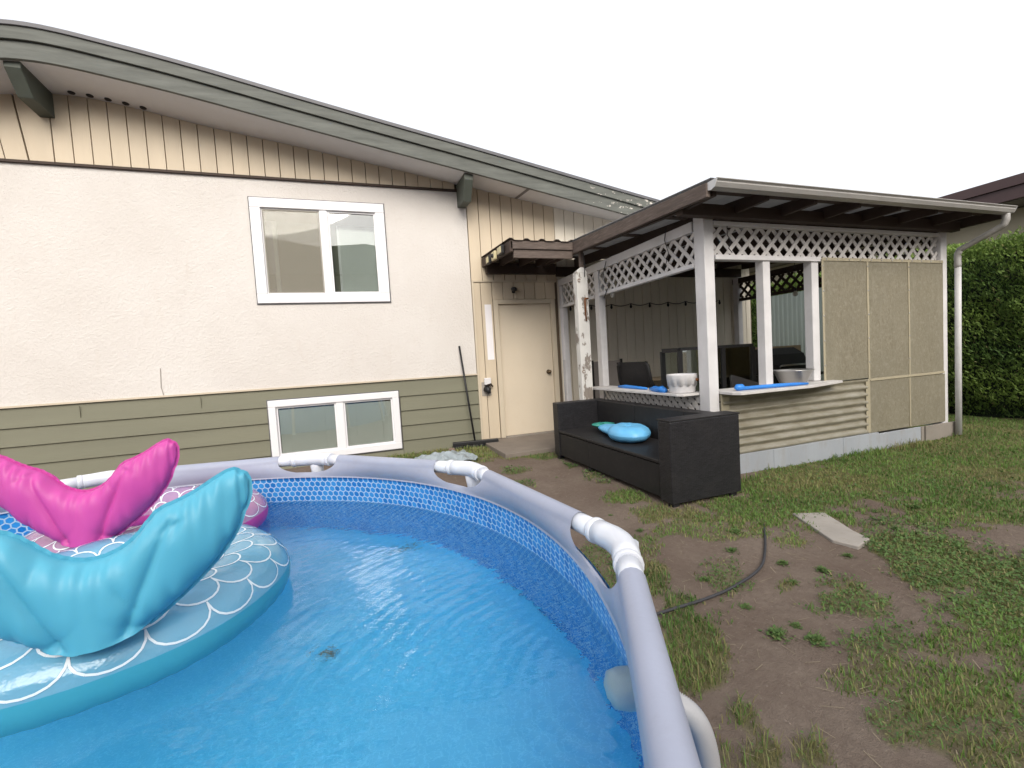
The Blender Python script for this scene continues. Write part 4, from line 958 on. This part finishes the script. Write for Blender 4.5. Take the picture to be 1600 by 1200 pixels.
# outlet, hose, pump on the near right
oa = math.atan2(.80 - PC.y, .50 - PC.x); rad = Vector((math.cos(oa), math.sin(oa), 0))
m4 = Matrix.Translation(PC + rad * 1.522 + Vector((0, 0, .468))) @ (Vector((0, 0, 1)).rotation_difference(-rad)).to_matrix().to_4x4()
MB().lathe([(0, .040), (.018, .040), (.03, .034), (.043, .028), (.050, .012), (.053, 0), (.053, -.03)], 24, (0, 0, 0), m4).build('inlet_fitting', M['fitting'], pool, True)
hp = thing('pump_hose', 'ivory corrugated hose arching down outside the near pool wall', 'hose', (.7, .8, 0))
hs_ = [Vector(p) for p in ((.49, .80, .475), (.515, .755, .505), (.545, .705, .512), (.572, .680, .482), (.592, .678, .415), (.604, .685, .33), (.612, .695, .20), (.63, .68, .08), (.66, .60, .03), (.70, .40, .025), (.74, .1, .025), (.72, -.3, .025))]
def smooth_path(ps, n):
    out = []
    for i in range(len(ps) - 1):
        p0, p1, p2, p3 = ps[max(i - 1, 0)], ps[i], ps[i + 1], ps[min(i + 2, len(ps) - 1)]
        for k in range(n):
            t_ = k / n; out.append(.5 * ((2 * p1) + (p2 - p0) * t_ + (2 * p0 - 5 * p1 + 4 * p2 - p3) * t_ ** 2 + (3 * p1 - p0 - 3 * p2 + p3) * t_ ** 3))
    return out + [ps[-1]]
hp_pts = smooth_path(hs_, 26)
MB().tube(hp_pts, [.0185 + .0026 * (i % 2) for i in range(len(hp_pts))], 18).build('corrugated_tube', M['hose'], hp, True)
MB().tube([hs_[0] + rad * .005, hs_[1] + Vector((0, 0, 0))], .026, 16).build('collar', M['fitting'], hp, True)
MB().lathe([(0, .004), (.045, .004), (.05, 0), (.045, -.004), (0, -.004)], 24, (.575, .715, .44), Matrix.Rotation(R(70), 4, 'X')).build('valve_disc', M['purple'], hp, True)

# ---- mermaid tail floats
def ring_float(name, lab, c_, Rm_, r, mats, tail, band):
    t = thing(name, lab, 'pool float', (c_[0], c_[1], WL)); rz_ = .86
    def tor(a, b_, off=0.0, ripple=True):
        rr_ = r + off
        if ripple: rr_ += .0022 * math.sin(a * 46) * max(0, -math.sin(b_) + .25) + .003 * math.sin(a * 7 + 1)
        return Vector((c_[0] + (Rm_ + rr_ * math.cos(b_)) * math.cos(a), c_[1] + (Rm_ + rr_ * math.cos(b_)) * math.sin(a), c_[2] + rr_ * math.sin(b_) * rz_))
    b0, b1 = R(8), R(172)       # printed upper half; the rest is the solid band
    MB().grid(lambda u, v: tor(2 * PI * u, lerp(b0, b1, v)), 110, 18, True).build('printed_top', M[mats[1]], t, True)
    MB().grid(lambda u, v: tor(2 * PI * u, lerp(b1, b0 + 2 * PI, v)), 140, 18, True).build('lower_band', M[mats[0]], t, True)
    # white fish scale print as thin raised ribbons
    m = MB(); ns = 21
    rows = [(14, 0), (47, 1), (80, 0), (113, 1), (146, 0)]
    for bd, odd in rows:
        for i in range(ns):
            ac = 2 * PI * (i + .5 * odd) / ns; hw = PI / ns; pts_ = []
            for q in range(11):
                th = PI * q / 10; a = ac - hw * math.cos(th) ; b_ = R(bd + 30 - 31 * math.sin(th) ** .8)
                pts_.append((a, b_, .0025 if 0 < q < 10 else .0018))
            for (a0, b0_, w0), (a1, b1_, w1) in zip(pts_, pts_[1:]):
                p0, p1 = tor(a0, b0_, .0015), tor(a1, b1_, .0015); n0 = (p0 - tor(a0, b0_, -.05)).normalized(); s_ = (p1 - p0).cross(n0).normalized()
                m.add([p0 - s_ * w0, p0 + s_ * w0, p1 + s_ * w1, p1 - s_ * w1], [(0, 1, 2, 3)])
    m.build('scale_print', M['print'], t)
    tail(t)
    return t
def make_tail(parent, base, yaw, sx, sz, lean, mat, profile, neck, seed=0):
    """inflated two lobed fin: profile rows (x, low z, high z, thickness); mirrored rows are given explicitly"""
    rnd = np.random.RandomState(seed); xs_ = [p[0] for p in profile]
    lo_t = [(p[0], p[1]) for p in profile]; hi_t = [(p[0], p[2]) for p in profile]; th_t = [(p[0], p[3]) for p in profile]
    def sm(tab, x):
        h_ = .018; return (poly(tab, max(xs_[0], x - h_)) + 2 * poly(tab, x) + poly(tab, min(xs_[-1], x + h_))) / 4
    m4 = Matrix.Translation(base) @ Matrix.Rotation(yaw, 4, 'Z') @ Matrix.Rotation(lean, 4, 'X')
    def surf(side):
        def fn(u, v):
            # denser columns at the ends
            uu = .5 - .5 * math.cos(PI * u); uu = lerp(u, uu, .6); x = lerp(xs_[0], xs_[-1], uu)
            lo, hi = sm(lo_t, x), sm(hi_t, x); w_ = .5 - .5 * math.cos(PI * v); z = lerp(lo, hi, w_)
            prof_ = math.sqrt(max(0, 1 - abs(2 * w_ - 1) ** 3.2))
            if abs(x) < neck: # open at the bottom where it joins the ring
                k = (1 - (x / neck) ** 2) ** .5; prof_ = max(prof_, k * (1 if w_ < .5 else 0) * 1.0) if w_ < .5 else prof_
            T = .80 * sm(th_t, x) * prof_ * min(1, ((hi - lo) / .12) ** .5)
            e = (1 - w_) * (hi - lo)
            el = w_ * (hi - lo)
            # puckers along the seams, soft creases running into the lobes
            pk = .0065 * math.sin(x * 150 + 2 * math.sin(x * 31)) * math.exp(-e / .035) * min(1, prof_ * 2)
            pk += .006 * math.sin(x * 120 + 1.3 * math.sin(x * 47)) * math.exp(-el / .03) * min(1, prof_ * 2) * (1 if abs(x) > neck else .2)
            for sgn in (-1, 1):
                # crease from the neck edge up to the lobe root
                ax, az, bx_, bz = sgn * neck * .55, .01, sgn * .15, .235
                tt = max(0, min(1, ((x - ax) * (bx_ - ax) + (z - az) * (bz - az)) / ((bx_ - ax) ** 2 + (bz - az) ** 2)))
                dd = math.hypot(x - ax - tt * (bx_ - ax), z - az - tt * (bz - az))
                pk -= .020 * math.exp(-(dd / .011)) * (1 - .5 * tt)
                # puff of each lobe
                pk += .012 * math.exp(-(((x - sgn * .19) / .06) ** 2 + ((z - .2) / .08) ** 2))
            for q in range(9):
                qx, qz, an, ln = WR[q]; dx_ = x - qx; dz_ = z - qz; l_ = dx_ * math.cos(an) + dz_ * math.sin(an); c__ = -dx_ * math.sin(an) + dz_ * math.cos(an)
                pk -= .006 * math.exp(-abs(c__ / .006) - (l_ / ln) ** 2)
            y = side * max(0, T + pk * (1 if T > .004 else 0))
            return m4 @ Vector((x * sx, y, z * sz))
        return fn
    WR = [(rnd.uniform(-.2, .2), rnd.uniform(.03, .25), rnd.uniform(0, PI), rnd.uniform(.02, .05)) for _ in range(9)]
    m = MB(); m.grid(surf(-1), 150, 46); m.grid(surf(1), 90, 24)
    m.build('tail_fin', M[mat], parent, True)
    # flat welded rim all round the fin
    N = 110; top = [(lerp(xs_[0], xs_[-1], i / N), 1) for i in range(N + 1)]; loop = [(x, sm(hi_t, x)) for x, _ in top] + [(x, sm(lo_t, x)) for x, _ in reversed(top) if abs(x) > neck * .9]
    r_ = MB(); n_ = len(loop); vs = []
    for i, (x, z) in enumerate(loop):
        (xa, za), (xb, zb_) = loop[i - 1], loop[(i + 1) % n_]; tx, tz = xb - xa, zb_ - za; l_ = math.hypot(tx, tz) + 1e-9; nx, nz = -tz / l_, tx / l_
        wv = .0016 * math.sin(i * 1.9) + .001 * math.sin(i * .7)
        for o_ in (-.004, .0075): vs.append(m4 @ Vector((x * sx + nx * o_, wv, z * sz + nz * o_)))
    skip = [i for i in range(n_) if abs(loop[i][0] - loop[(i + 1) % n_][0]) > .08]
    r_.add(vs, [(2 * i, 2 * ((i + 1) % n_), 2 * ((i + 1) % n_) + 1, 2 * i + 1) for i in range(n_) if i not in skip])
    r_.build('seam', M[mat], parent, True)
TEAL = [(-.312, .285, .292, 0), (-.305, .245, .322, .022), (-.285, .195, .332, .034), (-.25, .145, .318, .044), (-.20, .095, .285, .055), (-.15, .055, .265, .064), (-.12, .034, .25, .068), (-.09, .012, .215, .07), (-.05, .0, .185, .072), (0, 0, .172, .072), (.05, 0, .185, .072),
        (.09, .012, .215, .07), (.12, .034, .262, .068), (.15, .055, .268, .064), (.20, .095, .288, .055), (.25, .145, .318, .044), (.285, .195, .334, .034), (.305, .245, .325, .022), (.312, .285, .292, 0)]
PINK = TEAL
ring_float('mermaid_float', 'teal mermaid tail ring float with white scale print in the pool', (-.70, 1.585, WL + .048), .335, .118, ('tealband', 'tealclear'),
           lambda t: make_tail(t, Vector((-.555, 1.185, .655)), R(6), .95, .98, R(-4), 'teal', TEAL, .095, 3), 0)
ring_float('mermaid_float', 'pink mermaid tail ring float behind the teal one in the pool', (-.86, 2.335, WL + .048), .315, .112, ('pink', 'pinkclear'),
           lambda t: make_tail(t, Vector((-.915, 1.96, .655)), R(-5), .90, 1.0, R(-4), 'pink', PINK, .09, 8), 0)

# ================================================================== yard things
def blob_mesh(c_, sx, sy, sz, seed, n=14, m_=8, amp=.25):
    rs = np.random.RandomState(seed); ph = rs.uniform(0, 6, 6)
    def fn(u, v):
        a = 2 * PI * u; b_ = lerp(-.5, .5, v) * PI; k = 1 + amp * (math.sin(2 * a + ph[0]) * .4 + math.sin(3 * a + ph[1] + 2 * b_) * .3 + math.sin(4 * b_ + ph[2]) * .25)
        return (c_[0] + sx * k * math.cos(a) * math.cos(b_), c_[1] + sy * k * math.sin(a) * math.cos(b_), c_[2] + sz * k * math.sin(b_))
    return MB().grid(fn, n, m_, True)
def paver():
    pts = [(2.80, 2.28), (2.99, 2.19), (2.84, 1.90), (2.80, 1.78), (2.64, 1.74), (2.60, 1.86)]
    tag(MB().prism(pts, 2, -.05, .018).build('concrete_slab', M['slab'], None, bevel=.006), 'pale broken concrete slab half sunk in the lawn', 'slab')
paver()
tag(MB().tube(smooth_path([Vector(p) for p in ((1.18, 1.66, .02), (1.3, 1.675, .012), (1.5, 1.68, .012), (1.7, 1.71, .012), (1.95, 1.79, .012), (2.15, 1.93, .012), (2.44, 2.19, .01), (2.6, 2.36, -.02))], 8), .007, 8).build('garden_hose', M['gardenhose'], None, True), 'black garden hose curving across the bare soil', 'hose')
def tarp():
    m = MB()
    def fn(u, v):
        x = .68 + .62 * u + .06 * math.sin(v * 7); y = 5.2 + .62 * v + .06 * math.sin(u * 9)
        z = .02 + .10 * math.exp(-((u - .5) ** 2 + (v - .5) ** 2) * 5) * (.6 + .4 * math.sin(u * 17 + v * 9)) + .02 * math.sin(u * 31 + 3 * math.sin(v * 13)) * math.sin(v * 23)
        return (x, y, max(z, .004))
    m.grid(fn, 40, 40); return tag(m.build('plastic_sheet', M['tarp'], None, True), 'crumpled pale blue plastic sheet on the ground by the siding', 'plastic sheet')
tarp()
for i, (x, y, s_, lab) in enumerate(((1.17, 5.98, .05, 'small brown stone near the broom head beside the siding'), (1.28, 5.55, .045, 'small brown stone beside the crumpled plastic sheet'))):
    tag(blob_mesh((x, y, s_ * .5), s_, s_ * .8, s_ * .7, i).build('stone', M['stone'], None, True), lab, 'stone')

# ================================================================== hedge, neighbours
def leafmat(name, a, b_):
    t = NT(name); at = t.n('VertexColor', _layer_name='col')
    sp = t.n('SeparateColor', Color=at.outputs[0])
    c = t.mix(sp.outputs[0], a, b_); c = t.mix(t.math('MULTIPLY', sp.outputs[1], .8), c, (.31, .235, .125))
    t.fin(c, .6, None, .25)
    tl = t.n('BsdfTranslucent', Color=c); mx = t.n('MixShader', i0=.25, i1=t.b.outputs[0], i2=tl); t.t.links.new(mx.outputs[0], t.out.inputs[0]); return t.m
M['hedgeleaf'] = leafmat('cedar_spray', (.07, .13, .034), (.23, .33, .075))
M['grass'] = leafmat('grass_blade', (.065, .14, .03), (.19, .30, .07))
M['clover'] = leafmat('clover_leaf', (.058, .115, .036), (.13, .21, .062))
def mesh_np(name, v, f, mat, col=None, parent=None):
    me = bpy.data.meshes.new(name); n = len(v); k = f.shape[1]
    me.vertices.add(n); me.vertices.foreach_set('co', v.astype(np.float32).ravel())
    me.loops.add(f.size); me.loops.foreach_set('vertex_index', f.astype(np.int32).ravel())
    me.polygons.add(len(f)); me.polygons.foreach_set('loop_start', (np.arange(len(f)) * k).astype(np.int32))
    try: me.polygons.foreach_set('loop_total', np.full(len(f), k, np.int32))
    except Exception: pass
    me.update(calc_edges=True)
    if col is not None:
        at = me.color_attributes.new('col', 'FLOAT_COLOR', 'POINT'); c = np.ones((n, 4), np.float32); c[:, :col.shape[1]] = col; at.data.foreach_set('color', c.ravel())
    me.materials.append(mat); o = bpy.data.objects.new(name, me); COL.objects.link(o)
    if parent is not None: adopt(o, parent)
    return o
def hedge():
    h = thing('hedge', 'tall dense clipped cedar hedge along the right yard edge', 'hedge', (8.6, 5, 0))
    n = 130000; rng = RNG
    # front face, top and back volume
    y = rng.uniform(.5, 13, n); s = rng.uniform(0, 1, n)
    z = np.where(s < .8, rng.uniform(0, 1, n) ** .85 * 2.4, 2.4)
    front = 8.12 + .16 * (fbm(y, z, 1.6, 40) - .5) * 2 + .10 * (fbm(y, z, 6, 41) - .5) * 2 + np.clip(z - 2.0, 0, 1) * .25 + np.clip(.35 - z, 0, 1) * .5
    x = np.where(s < .8, front + rng.exponential(.05, n), rng.uniform(8.2, 9.2, n))
    z = np.where(s < .8, z, 2.40 + .14 * (fbm(x, y, 3.0, 44) - .5) * 2 + rng.uniform(-.15, .10, n))
    p = np.stack([x, y, z], 1)
    # each spray: a ragged kite of two triangles pointing up and out
    d = np.stack([-rng.uniform(.0, .9, n), rng.normal(0, .45, n), rng.uniform(.25, 1, n)], 1); d /= np.linalg.norm(d, axis=1)[:, None]
    r = rng.normal(0, 1, (n, 3)); sd = np.cross(d, r); sd /= np.linalg.norm(sd, axis=1)[:, None]
    L = rng.uniform(.03, .075, n)[:, None]; w = rng.uniform(.006, .014, n)[:, None]
    v = np.stack([p - d * L * .3, p + sd * w + d * L * .25, p + d * L * .8, p - sd * w + d * L * .2], 1).reshape(-1, 3)
    f = np.arange(n * 4).reshape(n, 4)
    tone = np.clip(fbm(y, z, 2.2, 50) * 1.5 - .35 + rng.normal(0, .16, n), 0, 1); dry = (rng.uniform(0, 1, n) < .04) * .6
    col = np.repeat(np.stack([tone, dry, 0 * tone], 1), 4, 0)
    o = mesh_np('foliage', v, f, M['hedgeleaf'], col, h); o['kind'] = 'stuff'
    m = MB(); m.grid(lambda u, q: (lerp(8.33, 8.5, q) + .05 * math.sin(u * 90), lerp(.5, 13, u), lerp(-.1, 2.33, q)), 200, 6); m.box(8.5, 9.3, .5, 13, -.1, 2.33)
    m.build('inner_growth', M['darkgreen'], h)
    for k in range(26):
        yy = .7 + k * .48; MB().tube([(8.42, yy, -.05), (8.44, yy + .03, .5)], [.04, .03], 8).build('trunk', M['darkwood'], h, True)
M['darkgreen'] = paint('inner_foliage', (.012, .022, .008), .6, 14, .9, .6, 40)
hedge()

nb = thing('neighbour_house', 'neighbouring cream house with brown eaves beyond the hedge', 'house', (13, 6, 0))
MB().box(11.75, 18, -4, 14, 0, 3.42).build('wall', M['nwall'], nb)
rf = MB().prism([(11.0, 3.80), (11.0, 3.84), (15, 4.3), (19, 3.84), (19, 3.80), (15, 4.2)], 1, -5, 15).build('roof', M['roofing'], nb)
MB().box(10.96, 11.03, -5, 15, 3.44, 3.66).build('lower_fascia', M['nbrown'], nb, bevel=.004)
MB().box(10.92, 11.03, -5, 15, 3.662, 3.835).build('upper_fascia', M['nbrown'], nb, bevel=.004)
MB().box(11.03, 11.75, -5, 15, 3.43, 3.46).build('soffit', M['ngrey'], nb)
# the yard behind the viewpoint: board fence, and the house beyond it that the window panes mirror
fn_ = thing('board_fence', 'grey board fence across the yard behind the viewpoint', 'fence', (0, -6, 0))
for k in range(90):
    x = -9 + k * .2; MB().box(x, x + .19, -6.02, -6.0, 0, 1.75 + .01 * (k % 3)).build('board', M['fence'], fn_)
hb_ = thing('rear_house', 'dark roofed bungalow behind the board fence at the back', 'house', (0, -12, 0))
MB().box(-9, 9, -18, -12, 0, 6.0).build('wall', M['ngrey'], hb_)
MB().prism([(-10, 6.0), (9.9, 6.0), (4.0, 7.0), (1.0, 7.5), (-1.2, 7.3), (-3.5, 7.7), (-10, 7.2)], 1, -18.5, -11.5).build('roof', M['roofing'], hb_)

# ================================================================== grass and weeds
def grass():
    rng = RNG
    # blades: more where the yard is near the viewpoint
    def scatter(n, x0, x1, y0, y1, nearpow):
        x = rng.uniform(x0, x1, n); y = rng.uniform(y0, y1, n); dist = np.hypot(x, y) + .2
        keep = rng.uniform(0, 1, n) < np.clip((2.2 / dist) ** nearpow, .12, 1)
        return x[keep], y[keep]
    x, y = scatter(800000, .3, 8.2, .2, 6.3, 1.1); d, cl = density(x, y)
    k = rng.uniform(0, 1, len(x)) < d * np.where(cl > .5, .35, .8); x, y, cl, d = x[k], y[k], cl[k], d[k]
    n = len(x); dist = np.hypot(x, y)
    edge = ((y > 3.0) & (y < 3.26) & (x > 3.1) & (x < 6.7)); tall = fbm(x, y, 3, 71)
    h = rng.uniform(.010, .032, n) * (.6 + .9 * tall) * (1 + edge * 1.6 * rng.uniform(0, 1, n) * (tall > .5))
    tuft = (d > .6) & (x < 1.5) & (cl < .5); h *= np.where(tuft, 1.5, 1.0)
    a = rng.uniform(0, 2 * PI, n); lean = rng.uniform(.1, .9, n) * h
    b0 = np.stack([x, y, gz(x, y) - .002], 1); dv = np.stack([np.cos(a), np.sin(a), 0 * a], 1); sv = np.stack([-np.sin(a), np.cos(a), 0 * a], 1)
    w = (rng.uniform(.0011, .0022, n) * np.clip(dist / 1.6, .8, 1.7))[:, None]
    mid = b0 + dv * lean[:, None] * .35 + np.stack([0 * h, 0 * h, h * .6], 1); tip = b0 + dv * lean[:, None] + np.stack([0 * h, 0 * h, h * .95], 1)
    v = np.stack([b0 - sv * w, b0 + sv * w, mid + sv * w * .8, mid - sv * w * .8, tip - sv * w * .12, tip + sv * w * .12], 1).reshape(-1, 3)
    i = np.arange(n)[:, None] * 6; f = np.concatenate([i + np.array([[0, 1, 2, 3]]), i + np.array([[3, 2, 5, 4]])], 0)
    tone = np.clip(fbm(x, y, 1.4, 80) * 1.3 - .15 + rng.normal(0, .2, n), 0, 1)
    dryf = np.clip((fbm(x, y, 1.8, 90) - .40) * 2.8, 0, .8); dry = (rng.uniform(0, 1, n) < dryf + .10) * rng.uniform(.4, 1, n)
    o = mesh_np('grass', v, f, M['grass'], np.repeat(np.stack([tone, dry, 0 * tone], 1), 6, 0)); o['kind'] = 'stuff'
    # low clover and broad weeds
    x, y = scatter(460000, .3, 6, .2, 6.2, 1.0); d, cl = density(x, y)
    k = rng.uniform(0, 1, len(x)) < d * np.where(cl > .5, .95, .10); x, y = x[k], y[k]; n = len(x); dist = np.hypot(x, y)
    a = rng.uniform(0, 2 * PI, n); tl = rng.uniform(-.2, .9, n); s = (rng.uniform(.0035, .009, n) * np.clip(dist / 2.2, .8, 1.8))[:, None]
    c_ = np.stack([x, y, gz(x, y) + rng.uniform(.002, .03, n) * (.4 + fbm(x, y, 6, 60))], 1)
    dv = np.stack([np.cos(a) * np.cos(tl), np.sin(a) * np.cos(tl), np.sin(tl)], 1); sv = np.stack([-np.sin(a), np.cos(a), rng.uniform(-.3, .3, n)], 1)
    v = np.stack([c_ - dv * s * .3, c_ + sv * s * .6 + dv * s * .5, c_ + dv * s * 1.4, c_ - sv * s * .6 + dv * s * .5], 1).reshape(-1, 3)
    f = np.arange(n * 4).reshape(n, 4); tone = np.clip(fbm(x, y, 2, 62) * 1.2 - .1 + rng.normal(0, .2, n), 0, 1)
    o = mesh_np('clover', v, f, M['clover'], np.repeat(np.stack([tone, 0 * tone + (rng.uniform(0, 1, n) < .04) * .7, 0 * tone], 1), 4, 0)); o['kind'] = 'stuff'
    # crumbs of soil and small stones
    n = 9000; x = rng.uniform(.6, 4.6, n); y = rng.uniform(.3, 5.2, n); k = (np.hypot(x + .977, y - 1.212) > 1.66) & (fbm(x, y, 2.5, 33) > .42); x, y = x[k], y[k]; n = len(x)
    r = (.0015 + .0045 * rng.uniform(0, 1, n) ** 4 + .001 * rng.uniform(0, 1, n)); a = rng.uniform(0, 2 * PI, n); c_ = np.stack([x, y, gz(x, y) + r * .3], 1)
    ax = np.stack([np.cos(a), np.sin(a), 0 * a], 1) * r[:, None]; ay = np.stack([-np.sin(a), np.cos(a), 0 * a], 1) * (r * rng.uniform(.6, 1, n))[:, None]; az = np.stack([0 * a, 0 * a, r * rng.uniform(.5, .9, n)], 1)
    v = np.stack([c_ + ax, c_ + ay, c_ - ax, c_ - ay, c_ + az], 1).reshape(-1, 3); i = np.arange(n)[:, None] * 5
    f = np.concatenate([i + np.array([[p_, (p_ + 1) % 4, 4]]) for p_ in range(4)], 0)
    o = mesh_np('soil_crumbs', v, f, M['crumb']); o['kind'] = 'stuff'
    # dry straw lying on the soil
    n = 1700; x = rng.uniform(.8, 4.5, n); y = rng.uniform(.4, 5, n); k = np.hypot(x + .977, y - 1.212) > 1.66; x, y = x[k], y[k]; n = len(x)
    a = rng.uniform(0, 2 * PI, n); L = rng.uniform(.008, .035, n)[:, None]; w = rng.uniform(.0006, .0012, n)[:, None]
    c_ = np.stack([x, y, gz(x, y) + .004], 1); dv = np.stack([np.cos(a), np.sin(a), rng.uniform(-.05, .12, n)], 1); sv = np.stack([-np.sin(a), np.cos(a), 0 * a], 1)
    v = np.stack([c_ - dv * L - sv * w, c_ - dv * L + sv * w, c_ + dv * L + sv * w, c_ + dv * L - sv * w], 1).reshape(-1, 3)
    o = mesh_np('straw', v, np.arange(n * 4).reshape(n, 4), M['straw']); o['kind'] = 'stuff'
M['crumb'] = paint('soil_crumb', (.24, .19, .155), .5, 60, .9)
M['straw'] = paint('dry_straw', (.34, .28, .19), .7, 30, .8)
grass()
WL_ = ['weed tuft just left of the far end of the black garden hose', 'weed tuft beside the black hose where it meets the lawn', 'weed tuft inside the bend of the black garden hose', 'weed tuft in bare soil right of the hose bend',
       'weed tuft just in front of the near end of the concrete slab', 'weed tuft between the hose bend and the dark clover patch', 'weed tuft directly behind the middle of the black hose', 'weed tuft in soil left of the middle of the black hose',
       'weed tuft in the soil gap behind the right clover patch', 'weed tuft in the bare soil just right of the concrete slab', 'rightmost weed tuft in the bare soil beyond the concrete slab', 'weed tuft beside the near white pool joint on the right',
       'small weed tuft in the path between doorstep and pool', 'small weed tuft in the path near the second white pool joint', 'weed tuft in the soil in front of the black hose, leftmost of three', 'weed tuft in the soil in front of the hose, topmost of three',
       'weed tuft in the soil in front of the hose, nearest of three', 'small weed tuft in the path before the far half of the sofa', 'small weed tuft in the path before the near sofa arm', 'small weed tuft in bare soil nearest the front corner of the sofa']
def weeds():
    rng = np.random.RandomState(12); protos = []
    for q in range(4):
        vs = []; fs = []; cs = []; n = 90
        lob = [0.3, 2.2, 4.4]
        for k in range(210):
            a = lob[k % 3] + rng.normal(0, 1.3); r0 = abs(rng.normal(0, .022)) + .002; L = rng.uniform(.007, .017); el = rng.uniform(-.1, .9); w = L * rng.uniform(.3, .5); h_ = max(.003, .028 * (1 - r0 / .09) * rng.uniform(.3, 1))
            if k % 6 == 0: L *= 2.6; w *= .25; el = rng.uniform(.5, 1.3)
            b_ = np.array([r0 * math.cos(a), r0 * math.sin(a), h_]); a2 = rng.uniform(0, 2 * PI); d_ = np.array([math.cos(a2) * math.cos(el), math.sin(a2) * math.cos(el), math.sin(el)]); s_ = np.array([-math.sin(a2), math.cos(a2), 0])
            o = len(vs); vs += [b_ - d_ * L * .2, b_ + s_ * w + d_ * L * .4, b_ + d_ * L, b_ - s_ * w + d_ * L * .4]; fs += [(o, o + 1, o + 2, o + 3)]
            tn = rng.uniform(.2, 1); cs += [(tn, .5 * (rng.uniform() < .12), 0)] * 4
        o = mesh_np('weed_tuft', np.array(vs), np.array(fs), M['clover'], np.array(cs)); protos.append(o)
    spots = [(2.01, 2.03), (2.22, 2.21), (2.13, 1.8), (2.24, 1.66), (2.51, 1.71), (2.01, 1.64), (1.63, 1.58), (1.64, 1.85), (3.13, 1.84), (3.32, 2.07), (3.59, 1.99), (1.33, 2.21), (1.54, 4.59), (1.5, 4.11), (1.67, 1.27), (1.7, 1.38), (1.57, 1.36), (1.84, 4.09), (1.72, 2.89), (1.74, 2.55)]
    for i, (x, y) in enumerate(spots):
        o = protos[i] if i < 4 else protos[i % 4].copy()
        if i >= 4: COL.objects.link(o)
        s_ = random.uniform(.55, 1.15) * (.6 if y > 2.5 else 1); o.location = (x, y, float(gz(np.array([x]), np.array([y]))[0]) - .002); o.rotation_euler = (0, 0, random.uniform(0, 6)); o.scale = (s_, s_, s_ * .8)
        tag(o, WL_[i], 'weed', 'weed tufts in the bare soil')
weeds()
